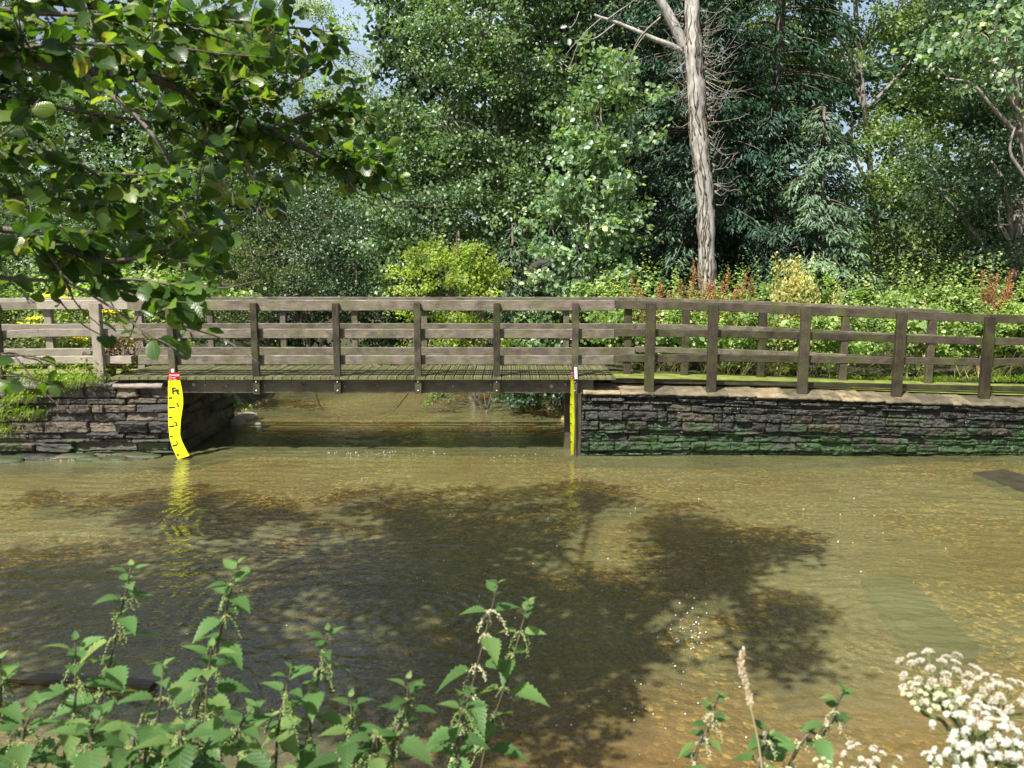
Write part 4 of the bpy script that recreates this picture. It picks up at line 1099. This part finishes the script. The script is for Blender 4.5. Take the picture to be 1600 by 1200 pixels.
docks = [(1085, 16.6, 1.35, 'dock with rust-red seed spikes at the foot of the pale trunk'), (1130, 16.2, 1.25, 'dock with rust-red spikes just right of the pale trunk'), (1165, 16.5, 1.15, 'lower rust-coloured dock between the pale trunk and the yellow plant'),
         (1000, 15.9, 1.15, 'rust-tipped dock left of the pale trunk'), (1025, 16.3, 1.1, 'second rusty dock left of the pale trunk'), (1560, 15.6, 1.35, 'rusty dock standing tall at the right edge'), (1540, 16.0, 1.3, 'reddish dock behind the last fence post on the right')]
for px, Y, h, lb in docks:
    spike_plant('dock_plant', lb, 'plant', onb(px, 500, Y - .6), 10, h * 1.52, .19, M_weed, M_red_seed, .5, .14, .036, 9, 230, topw=.032, group='docks on the right bank')
spike_plant('goldenrod_plant', 'tall drooping yellow-green plant above the fence right of the pale trunk', 'plant', onb(1238, 500, 15.0), 20, 2.15, .19, M_bright, leaf_mat('pale_yellow_leaves', [(0, (.30, .31, .08)), (1, (.50, .46, .20))], .3, .55, .45, (1, 1, .6)), .3, .10, .065, 14, 150, topw=.08)
spike_plant('goldenrod_plant', 'shorter yellowish plant leaning right beside the tall yellow-green one', 'plant', onb(1285, 500, 15.3), 6, 1.6, .12, M_bright, bpy.data.materials['pale_yellow_leaves'], .4, .08, .045, 8, 60, lean=.3, topw=.05)
spike_plant('goldenrod_plant', 'small yellowish plant near the end post of the back fence', 'plant', onb(1448, 500, 15.0), 5, 1.5, .08, M_bright, bpy.data.materials['pale_yellow_leaves'], .4, .08, .045, 8, 60, topw=.05)
rag = [(75, 15.0, 1.35, 'ragwort flowering beside the far left back post'), (105, 14.8, 1.5, 'tall ragwort whose yellow heads rise above the top rail'), (135, 15.0, 1.3, 'ragwort flowering left of the pale front post'), (172, 14.8, 1.2, 'ragwort flowering just right of the pale front post'), (45, 14.6, .95, 'short ragwort at the far left'), (110, 14.5, .65, 'low ragwort flowering under the middle rail')]
for px, Y, h, lb in rag:
    t = empty('ragwort_plant', onb(px, 540, Y), lb, 'flower', 'ragworts behind the left fence'); base = np.array(t.location)
    gs, gl, gf = Geo(), Geo(), Geo()
    for s in range(6):
        e = base + [random.gauss(0, .12), random.gauss(0, .08), h * random.uniform(.8, 1.0)]
        p = curve([base, base * .5 + e * .5 + rng.normal(0, .02, 3), e], 12); tube(gs, p, np.linspace(.008, .003, 12), 5)
        q = rng.uniform(.1, .95, 34); P = np.stack([np.interp(q * 11, np.arange(12), p[:, k_]) for k_ in range(3)], -1)
        leaves(gl, ROUND, P, rng.normal(0, 1, (34, 3)), rng.normal(0, .5, (34, 3)) + [0, 0, 1], rng.uniform(.04, .09, 34))
        n = 26; P = e + rng.normal(0, 1, (n, 3)) * [.055, .055, .014]
        gf = Geo(); leaves(gf, ROUND, P, rng.normal(0, 1, (n, 3)) * [1, 1, .2], np.tile([0, -.5, 1.], (n, 1)), rng.uniform(.03, .05, n)); gf.build('flower_head', M_yel_fl, t)
    gs.build('stem', M_grass, t); gl.build('leaves', M_weed, t)
for px, Y, h, lb in [(175, 13.1, .75, 'reddish withered weed growing at the foot of the pale front post'), (195, 13.2, .85, 'dark red dry weed between the pale post and the bridge'), (150, 13.0, .5, 'short red weed in front of the pale post')]:
    spike_plant('red_weed', lb, 'plant', np.array([WY(px, 560, Y)[0], Y, 1.2]), 9, h, .13, M_weed, leaf_mat('dark_red_leaves', [(0, (.12, .03, .025)), (.6, (.22, .08, .04)), (1, (.34, .3, .10))], .3, .5, .4, (1, 1, .8)), .25, .07, .045, 6, 34, group='red weeds by the left fence')

# grass hanging over the left wall
def grass_tuft(g, c, n, L, out=(0, -1, 0), spread=.12, w=.009, droop=1.0):
    c = np.asarray(c, float)
    for q in range(n):
        b = c + rng.normal(0, spread, 3) * [1, .6, .1]; l = L * random.uniform(.5, 1.15)
        d = norm(np.array([random.gauss(0, .45), random.gauss(-.25, .4), 1.0])); o_ = np.array(out) * random.uniform(.2, 1.0) + [random.gauss(0, .35), 0, 0]
        t = np.linspace(0, 1, 6)[:, None]
        p = b + d * l * t * (1 - .35 * t) + o_ * l * .6 * t ** 2 + np.array([0, 0, -1]) * l * .75 * droop * t ** 2.2
        s = norm(np.cross(p[-1] - p[0], [0.2, .6, .3])); ww = w * (1 - t ** 1.5) * random.uniform(.6, 1.3) + .0006
        V = np.stack([p - s * ww, p + s * ww], 1).reshape(-1, 3); i = np.arange(5) * 2
        g.add(V, [np.stack([i, i + 1, i + 3, i + 2], -1)], random.random())
for lb, cs in (('grass tuft spilling over the top of the left wall below the pale post', [(95, 592), (115, 590), (130, 592), (75, 596), (60, 590), (85, 600), (105, 600), (150, 592)]),
               ('long grass hanging down the left wall at the edge of the view', [(15, 625), (30, 640), (5, 650), (45, 620), (30, 612), (10, 670), (55, 645), (-15, 640), (-25, 610)]),
               ('grass patch along the left fence line', [(30, 575), (60, 572), (90, 570), (120, 572), (10, 580), (140, 575), (-20, 578)])):
    g = Geo()
    for px, py in cs:
        Yt = 12.50 if py > 585 else 12.8
        grass_tuft(g, WY(px, py, Yt), 60, .26 if py > 585 else .30, droop=1.25 if py > 585 else .6)
    P = np.concatenate([WY(px, py, 12.5) + rng.normal(0, .1, (30, 3)) * [1, .4, .7] for px, py in cs])
    leaves(g, DIAMOND, P, rng.normal(0, 1, P.shape) + [0, -.5, 0], rng.normal(0, .6, P.shape) + [0, -.4, .8], rng.uniform(.03, .07, len(P)))
    tag(g.build('grass_tuft', M_grass), lb, 'grass', kind='stuff')
g = Geo()
for px in (378, 372, 384): grass_tuft(g, WY(px, 636, 15.3), 40, .2, droop=.9, w=.014)
tag(g.build('waterside_plant', M_weed), 'small light green plant on the rocks under the left end of the bridge', 'plant')
g = Geo()
for px in (395, 410, 430, 480, 500, 545): 
    grass_tuft(g, np.array([WY(px, 545, 14.25)[0], 14.25, 1.25]), 12, .34, droop=.15, spread=.1, w=.004)
tag(g.build('dry_grass', M_straw), 'dry grass stalks behind the far rail of the bridge', 'grass', kind='stuff')
g = Geo()
for q in range(95):
    X_ = random.uniform(2.0, 10.0); Y_ = random.uniform(14.4, 15.3)
    grass_tuft(g, np.array([X_, Y_, 1.0]), 5, random.uniform(.5, 1.25), droop=.12, spread=.05, w=.005)
tag(g.build('dry_grass', M_straw), 'tall dry stalks standing in the weeds behind the right fence', 'grass', kind='stuff')
g = Geo()
for q in range(110): grass_tuft(g, np.array([random.uniform(1.8, 10.0), random.uniform(14.35, 14.6), .95]), 12, random.uniform(.18, .42), droop=.5, spread=.07, w=.006)
tag(g.build('grass_verge', M_grass), 'bright grass verge along the far edge of the right path', 'grass', kind='stuff')
for px, lb, mt in ((440, 'small bright weed in front of the lowest far rail left of mid bridge', M_bright), (567, 'leafy green weed at the lowest far rail near mid bridge', M_weed), (720, 'low weed by the far rail right of mid bridge', M_fresh)):
    g = Geo(); c = WY(px, 548, 14.2); n = 60 if px != 567 else 150
    P = c + rng.normal(0, 1, (n, 3)) * [.07 if px != 567 else .16, .05, .07]
    leaves(g, ROUND, P, rng.normal(0, 1, P.shape), rng.normal(0, .6, P.shape) + [0, 0, 1], rng.uniform(.03, .06, n))
    tube(g, [c - [0, 0, .35], c], [.006, .003], 5)
    tag(g.build('small_weed', mt), lb, 'plant')

# ------------------------------------------------------------------ alder: trunk on the near bank, overhead crown, near branches
al = empty('alder_tree', (-4.0, -.6, 1.3), 'leafy alder reaching in from the upper left over the river', 'tree')
gA = Geo()
trunkp = curve([(-4.0, -.6, 1.1), (-3.9, -.4, 3.0), (-3.4, .2, 5.0), (-2.8, 1.0, 7.0), (-2.2, 2.0, 9.0)], 26, .05)
tube(gA, trunkp, np.linspace(.24, .08, 26), 12)
# overhead clumps stand where they shade the water
shade = [(200, 778, 150, 22, 1.2), (330, 795, 130, 36, 1.6), (420, 880, 430, 80, 5.5), (90, 925, 240, 60, 2.4), (570, 775, 110, 14, .7), (620, 810, 120, 25, 1.2), (770, 805, 170, 42, 2.6), (890, 765, 80, 12, .6), (700, 900, 240, 60, 3.4), (955, 778, 30, 9, .2),
         (1060, 830, 85, 40, 1.4), (1150, 870, 110, 50, 1.8), (1215, 845, 60, 14, .3), (1050, 930, 150, 55, 2.2), (930, 960, 200, 60, 3.0), (1190, 960, 100, 22, .7), (900, 1010, 250, 50, 2.6), (1150, 1022, 140, 24, .9), (300, 1010, 400, 70, 4), (420, 1085, 380, 50, 2.4), (830, 840, 90, 20, .5)]
holes = [(60, 832, 130, 18), (90, 752, 150, 12), (560, 812, 50, 9), (450, 768, 60, 8), (945, 832, 45, 28), (905, 880, 95, 14), (1135, 958, 60, 14), (1240, 905, 50, 20), (700, 960, 40, 8), (1090, 1110, 260, 60)]
C = []
for (px, py, rx, ry, wgt) in shade:
    for q in range(int(wgt * 34)):
        a = random.uniform(0, 2 * math.pi); r = math.sqrt(random.random())
        qx, qy = px + math.cos(a) * r * rx, py + math.sin(a) * r * ry
        if random.random() < .93 and any(((qx - hx) / hw) ** 2 + ((qy - hy) / hh) ** 2 < 1.7 for hx, hy, hw, hh in holes): continue
        P0 = WZ(qx, qy, 0)
        if float(fbm(np.array(P0[0] * 1.5 + 20), np.array(P0[1] * 1.5), 61, 2)) < (.355 if P0[0] > .3 else .22): continue
        h = random.uniform(6.6, 8.6) if P0[1] > 8.5 else random.uniform(5.6, 8.0)
        C.append(P0 + SUN * h)
C = np.array(C); nc = len(C); per = 38
idx = np.repeat(np.arange(nc), per); n = len(idx)
gS = Geo()
P = C[idx] + rng.normal(0, .13, (n, 3)) * [1, 1, .8]
leaves(gS, ROUND, P, rng.normal(0, 1, (n, 3)), rng.normal(0, .45, (n, 3)) + [-.2, -.3, 1], .085 * rng.uniform(.7, 1.25, n))
gS.build('crown', M_shade, al)
# limbs to groups of clumps
cent = C[rng.choice(nc, 26, replace=False)]
for c in cent:
    s = trunkp[min(25, 12 + int(np.clip((c[2] - 4) * 2.5, 0, 13)))]; m_ = s * .5 + c * .5 + [0, 0, .4] + rng.normal(0, .2, 3)
    lp = curve([s, m_, c], 16, .06); tube(gA, lp, np.linspace(.06, .012, 16), 6)
    nb = C[np.argsort(np.linalg.norm(C - c, axis=1))[:16]]
    for b in nb[::3]: tube(gA, curve([lp[11], lp[11] * .4 + b * .6 + rng.normal(0, .05, 3), b], 7), np.linspace(.012, .003, 7), 4)

# near branches in view: (px, py, depth) paths
near = [
 ([(-260, -40, 2.3), (-60, 60, 2.6), (130, 112, 2.8), (260, 128, 2.9), (330, 160, 3.0), (420, 205, 3.1), (520, 250, 3.2), (600, 270, 3.3)], .026, 1.15),
 ([(-220, 330, 2.1), (-50, 352, 2.1), (60, 370, 2.15), (150, 405, 2.2), (230, 395, 2.25), (300, 368, 2.3), (352, 352, 2.3)], .011, 1.0),
 ([(-180, -60, 2.7), (0, -10, 2.8), (200, 20, 3.0), (380, 35, 3.2), (500, 45, 3.3)], .016, 1.0),
 ([(130, 112, 2.8), (230, 200, 2.7), (290, 290, 2.7), (330, 350, 2.7)], .010, .9),
 ([(330, 160, 3.0), (420, 150, 3.1), (480, 110, 3.2), (520, 60, 3.3)], .010, .8),
 ([(60, 370, 2.15), (110, 440, 2.15), (190, 490, 2.15), (290, 560, 2.15)], .005, .15),
 ([(-200, 480, 2.0), (-60, 560, 1.9), (20, 555, 2.2), (60, 570, 2.2)], .005, .35),
 ([(-200, 180, 2.2), (-20, 220, 2.3), (100, 250, 2.35), (200, 290, 2.4), (290, 330, 2.4)], .010, 1.1),
 ([(-180, 60, 2.0), (-40, 80, 2.0), (80, 75, 2.05), (180, 65, 2.1), (240, 60, 2.1)], .008, 1.1),
 ([(-160, 420, 2.2), (0, 430, 2.2), (120, 440, 2.2), (230, 440, 2.2), (300, 455, 2.25)], .007, .45),
 ([(420, 205, 3.1), (480, 180, 3.2), (540, 170, 3.3), (590, 185, 3.3)], .008, .8),
 ([(520, 250, 3.2), (560, 300, 3.2), (590, 320, 3.2)], .005, .6),
 ([(330, 160, 3.0), (380, 250, 3.0), (410, 300, 3.0), (440, 340, 3.0)], .008, .8),
 ([(-100, 130, 3.2), (100, 170, 3.3), (260, 200, 3.4), (400, 250, 3.5)], .010, 1.0),
 ([(-100, 300, 3.0), (60, 310, 3.0), (180, 330, 3.1), (300, 400, 3.1)], .009, 1.0),
 ([(230, 440, 2.2), (265, 475, 2.2), (290, 510, 2.2)], .004, .8),
 ([(-100, 0, 2.4), (60, 20, 2.4), (220, 30, 2.5), (340, 60, 2.6), (420, 90, 2.8)], .010, 1.0),
]
LP, LD, LN, LS = [], [], [], []
def put_leaves(path, step, s):
    L = np.concatenate([[0], np.cumsum(np.linalg.norm(np.diff(path, axis=0), axis=1))]); d = 0; sgn = 1
    while d < L[-1]:
        i = min(len(path) - 2, np.searchsorted(L, d)); p = path[max(0, i - 1)] + (path[min(i, len(path) - 1)] - path[max(0, i - 1)]) * random.random()
        tdir = norm(path[min(i + 1, len(path) - 1)] - path[max(i - 1, 0)])
        sv_ = norm(np.cross(tdir, [0, 0, 1])) * sgn; sgn = -sgn
        dd = norm(tdir * .5 + sv_ * .8 + rng.normal(0, .4, 3) + [0, 0, -.1])
        LP.append(p + dd * .012); LD.append(dd); LN.append(np.array([0, -.15, 1.]) + rng.normal(0, .85, 3)); LS.append(s * random.choice([.4, .55, .7, .8, .9, 1.0, 1.1]) * random.uniform(.9, 1.1))
        d += step * random.uniform(.6, 1.4)
gN = Geo()
for pts, r, dens in near:
    W_ = [WY(a, b, c) for a, b, c in pts]; n = 10 * len(W_); p = curve(W_, n, .012)
    tube(gN, p, np.linspace(r, max(.002, r * .25), n), 8)
    Ltot = np.linalg.norm(np.diff(p, axis=0), axis=1).sum()
    for q in range(int(Ltot * 25 * dens)):
        i = random.randrange(int(n * .12), n); b = p[i]; tdir = norm(p[min(i + 1, n - 1)] - p[i - 1])
        dd = norm(tdir * random.uniform(.2, .9) + rng.normal(0, .55, 3)); l = random.uniform(.08, .30)
        tw = curve([b, b + dd * l * .5 + rng.normal(0, .01, 3), b + dd * l + [0, 0, random.uniform(-.03, .04)]], 8)
        tube(gN, tw, np.linspace(.0028, .0012, 8), 5)
        put_leaves(tw, .020, .064)
    put_leaves(p[int(n * .6):], .026, .066)
LP = np.array(LP); LD = np.array(LD); LN = np.array(LN); LS = np.array(LS)
# keep the foliage inside the reach it has in the photograph
rel = LP - [0, 0, CAM_Z]; fw = rel[:, 1] * CP - rel[:, 2] * SP; up_ = rel[:, 1] * SP + rel[:, 2] * CP
sx_ = 800 + FPX * rel[:, 0] / fw; sy_ = 600 - FPX * up_ / fw
lim = np.interp(sy_, [-100, 40, 120, 180, 290, 310, 350, 420, 480, 520, 620], [545, 530, 550, 620, 640, 460, 390, 370, 345, 330, 100])
keep = (sx_ < lim) & (((sy_ < 452) & ((sy_ < 310) | (sx_ < 150) | (rng.random(len(sy_)) < .7))) | (rng.random(len(sy_)) < .33) | ((sx_ > 230) & (sx_ < 340) & (sy_ < 540)))
g = Geo(); leaves(g, ALDER, LP[keep], LD[keep], LN[keep], LS[keep]); g.build('near_leaves', M_alder, al)
gN.build('branches', M_barkB, al); gA.build('trunk', M_barkB, al)

# ------------------------------------------------------------------ nettles on the near bank
def nettle(label, tip, low, D, s=1.0, pale=False, flowers=1.0, group='nettles on the near bank', step=.062):
    T = WY(tip[0], tip[1], D); B = WY(low[0], low[1], D - .04)
    dirn = (B - T) / abs(B[2] - T[2]); base = B + dirn * max(0, B[2] - 1.32) * np.array([.5, .5, 1]); base[2] = 1.28
    t = empty('nettle', base, label, 'nettle', group); loc = np.array(t.location)
    p = curve([base, B, (B + T) / 2 + rng.normal(0, .01, 3), T], 40)
    gs, gl, gf = Geo(), Geo(), Geo()
    tube(gs, p, np.linspace(.0042, .0016, 40), 6)
    L = np.concatenate([[0], np.cumsum(np.linalg.norm(np.diff(p, axis=0), axis=1))]); tot = L[-1]
    d = tot; az = random.uniform(0, 3.14); k = 0; P, Dd, Nn, S = [], [], [], []
    FP, FS = [], []
    while d > tot - .95 and d > .05:
        c = np.array([np.interp(d, L, p[:, j]) for j in range(3)]); f = min(1, (tot - d) / .16)
        sz = s * (.032 + .058 * f ** .8) * random.uniform(.85, 1.12)
        if k == 0: sz = s * .022
        for h in (0, math.pi):
            a = az + h + random.gauss(0, .12); o = np.array([math.cos(a), math.sin(a), 0])
            el = .9 - 1.05 * min(1, f * 1.5) + random.gauss(0, .12)
            dd = norm(o + [0, 0, el])
            stalk = sz * (.22 if k else .05)
            tube(gs, [c, c + dd * stalk], [.0012, .0008], 4)
            P.append(c + dd * stalk); Dd.append(dd); Nn.append(np.array([0, 0, 1.]) + o * -.2 + rng.normal(0, .12, 3)); S.append(sz)
            if k >= 2 and random.random() < flowers:
                for q in range(random.choice([2, 2, 3])):
                    a2 = a + random.gauss(0, .7); o2 = np.array([math.cos(a2), math.sin(a2), 0]); l = s * random.uniform(.035, .075)
                    tt = np.linspace(.1, 1, int(l / .0024)); e = c + o2 * (tt * l * .55)[:, None] + np.array([0, 0, 1]) * (.25 * l * tt - .95 * l * tt ** 2)[:, None]
                    e = e + rng.normal(0, .0012, e.shape); FP.append(e); FS.append(np.full(len(e), .0046 * s))
                    if random.random() < .4: FP.append(e + rng.normal(0, .003, e.shape)); FS.append(np.full(len(e), .0035 * s))
        az += math.pi / 2 + random.gauss(0, .1); d -= step * s * (.35 + .65 * f) * random.uniform(.85, 1.2); k += 1
    leaves(gl, NETTLE, np.array(P), np.array(Dd), np.array(Nn), np.array(S))
    gs.build('stem', M_nstem, t); gl.build('leaves', M_nettle, t)
    if FP:
        FP = np.concatenate(FP); leaves(gf, BEAD, FP, rng.normal(0, 1, FP.shape), rng.normal(0, 1, FP.shape), np.concatenate(FS)); gf.build('flowers', M_nflow2 if pale else M_nflow, t)
    return t
nettle('tallest nettle at the lower left, its tip at the waterline of the dark shade', (205, 885), (140, 1200), 1.72, 1.0)
nettle('tall nettle with drooping leaves to the right of the tallest left one', (372, 880), (290, 1200), 1.70, 1.0)
nettle('nettle with spreading leaves in the middle of the left clump', (512, 985), (480, 1200), 1.62, .95)
nettle('short nettle with a pale tip between the left clump and the flowering pair', (638, 1062), (610, 1200), 1.45, .9)
nettle('tall slender nettle hung with white catkins, left of the flowering pair', (778, 912), (705, 1200), 1.80, 1.0, True, 1.0, step=.08)
nettle('slender nettle leaning right beside the one with white catkins', (826, 940), (752, 1200), 1.82, .95, False, 1.0, step=.085)
nettle('small nettle tip showing alone at the bottom right of centre', (1122, 1085), (1080, 1215), 1.45, .62, True, 1.0, step=.075)
nettle('nettle sprig with pale catkins left of the white umbels', (1318, 1078), (1225, 1215), 1.40, .78, True, 1.0, step=.07)
nettle('low leafy nettle at the bottom near the grass head', (1205, 1150), (1180, 1215), 1.35, .7, True, .6)
for (tp_, lo_, D_, s_, lb) in [((60, 1100), (30, 1210), 1.45, 1.0, 'broad-leaved nettle in the bottom left corner'), ((118, 1000), (100, 1205), 1.55, 1.05, 'leafy nettle left of the tallest one'), ((255, 1040), (225, 1205), 1.45, 1.1, 'leafy nettle low between the two tallest left ones'),
                               ((330, 1010), (320, 1205), 1.60, 1.1, 'dense nettle just right of the second tall one'), ((395, 1105), (370, 1210), 1.4, 1.1, 'low broad nettle along the bottom edge left of centre'), ((455, 1045), (430, 1210), 1.55, 1.0, 'nettle at the left foot of the spreading one'),
                               ((548, 1090), (540, 1210), 1.5, .95, 'nettle at the right foot of the spreading one'), ((590, 1150), (575, 1215), 1.4, .85, 'low nettle at the bottom centre'),                                ((735, 1080), (715, 1210), 1.6, .9, 'nettle shoot growing at the foot of the flowering pair'), ((160, 1110), (140, 1215), 1.35, 1.15, 'large-leaved nettle low in the left corner clump'), ((290, 1140), (280, 1215), 1.3, 1.1, 'big-leaved nettle at the very bottom left'), ((0, 1030), (-20, 1210), 1.5, 1.0, 'nettle cut by the left edge of the view'),
                               ((220, 1160), (200, 1230), 1.3, 1.0, 'shaded nettle below the tallest one')]:
    nettle(lb, tp_, lo_, D_, s_, False, .8)

# ------------------------------------------------------------------ umbels and grass head at the lower right
M_umb = solid('white_umbel_florets', (.62, .62, .52), .7, 90, .85)
M_umbP = solid('pinkish_umbel_florets', (.55, .49, .39), .7, 90, .85)
M_umbY = solid('greenish_umbel_florets', (.58, .60, .34), .7, 90, .85)
M_ustem = solid('umbel_stem', (.16, .20, .07), .5, 30)
def umbel(label, c_px, D, R, low, mat, nray=26, tilt=(0, -.2, 1)):
    c = WY(c_px[0], c_px[1], D); B = WY(low[0], low[1], D + .03); ax = norm(np.array(tilt, float))
    root = c - ax * R * .75
    base = B.copy(); base[2] = 1.3
    t = empty('hogweed_umbel', base, label, 'flower', 'umbels on the near bank')
    gs, gf = Geo(), Geo(); tube(gs, curve([base, B, root], 16), np.linspace(.005, .003, 16), 7)
    a1 = norm(np.cross(ax, [1, .3, .2])); a2 = np.cross(ax, a1); FP = []
    for k in range(nray):
        r = R * math.sqrt((k + .5) / nray); th = k * 2.39996
        e = c + a1 * r * math.cos(th) + a2 * r * math.sin(th) - ax * (r * r / R) * .22 + rng.normal(0, .0035, 3)
        tube(gs, curve([root, root * .5 + e * .5 + (e - c) * .12, e], 6), [.0015, .0013, .0012, .001, .001, .001], 4)
        n = 100; ur = R * .105; q = rng.random(n); ph = rng.uniform(0, 6.28, n); rr = ur * np.sqrt(q)
        od = norm((e - root)); b1 = norm(np.cross(od, [.3, 1, .1])); b2 = np.cross(od, b1)
        FP.append(e + b1 * (rr * np.cos(ph))[:, None] + b2 * (rr * np.sin(ph))[:, None] + od * (.55 * ur * (1 - q))[:, None] + rng.normal(0, .0008, (n, 3)))
    FP = np.concatenate(FP)
    leaves(gf, BEAD, FP, rng.normal(0, 1, FP.shape), rng.normal(0, 1, FP.shape), rng.uniform(.0013, .0026, len(FP)))
    gs.build('stem', M_ustem, t); gf.build('florets', mat, t)
umbel('wide pinkish umbel highest of the flower heads at the lower right', (1480, 1052), 1.30, .085, (1500, 1215), M_umbP, 34)
umbel('pinkish umbel at the right edge below the highest head', (1570, 1080), 1.25, .065, (1590, 1215), M_umbP, 26)
umbel('yellowish-green umbel left of the white heads', (1440, 1085), 1.25, .036, (1490, 1215), M_umbY, 16)
umbel('small green umbel among the stems under the highest head', (1485, 1090), 1.22, .030, (1495, 1215), M_umbY, 14)
umbel('bright white umbel in front at the lower right', (1530, 1130), 1.12, .060, (1540, 1230), M_umb, 28, (-.1, -.45, 1))
umbel('bright white umbel low in the right corner', (1575, 1165), 1.08, .062, (1580, 1240), M_umb, 28, (0, -.5, 1))
umbel('small round white umbel near the bottom edge', (1456, 1186), 1.15, .016, (1520, 1215), M_umb, 9)
umbel('pinkish umbel along the bottom edge left of the white heads', (1365, 1190), 1.20, .052, (1370, 1260), M_umbP, 22)
umbel('yellowish umbel at the bottom beside the nettle sprig', (1300, 1205), 1.22, .034, (1300, 1260), M_umbY, 14)
umbel('white umbel at the bottom of the right corner', (1510, 1185), 1.05, .04, (1520, 1250), M_umb, 18, (-.1, -.45, 1))

gh = empty('grass_stalk', WY(1200, 1300, 1.3), 'single dry grass stalk with a long tan seed head near the bottom right', 'grass')
g = Geo(); sp_ = curve([WY(1200, 1300, 1.3), WY(1188, 1180, 1.3), WY(1172, 1100, 1.3)], 16); tube(g, sp_, np.linspace(.0022, .0014, 16), 6); g.build('stem', M_straw, gh)
g = Geo(); hp = curve([WY(1173, 1104, 1.3), WY(1165, 1070, 1.3), WY(1158, 1040, 1.3), WY(1161, 1018, 1.3)], 60); FP = []
for i, c in enumerate(hp):
    f = i / 59; rr_ = .0042 * math.sin(math.pi * min(1, .12 + .86 * f)) ** .7
    for q in range(11): FP.append(c + rng.normal(0, .55, 3) * rr_)
FP = np.array(FP); leaves(g, NARROW, FP, rng.normal(0, .35, FP.shape) + [0, 0, 1], rng.normal(0, 1, FP.shape), rng.uniform(.006, .010, len(FP)))
g.build('seed_head', leaf_mat('seed_head_tan', [(0, (.5, .42, .3)), (1, (.75, .66, .5))], .3, .6, .3, (1, 1, .8)), gh)
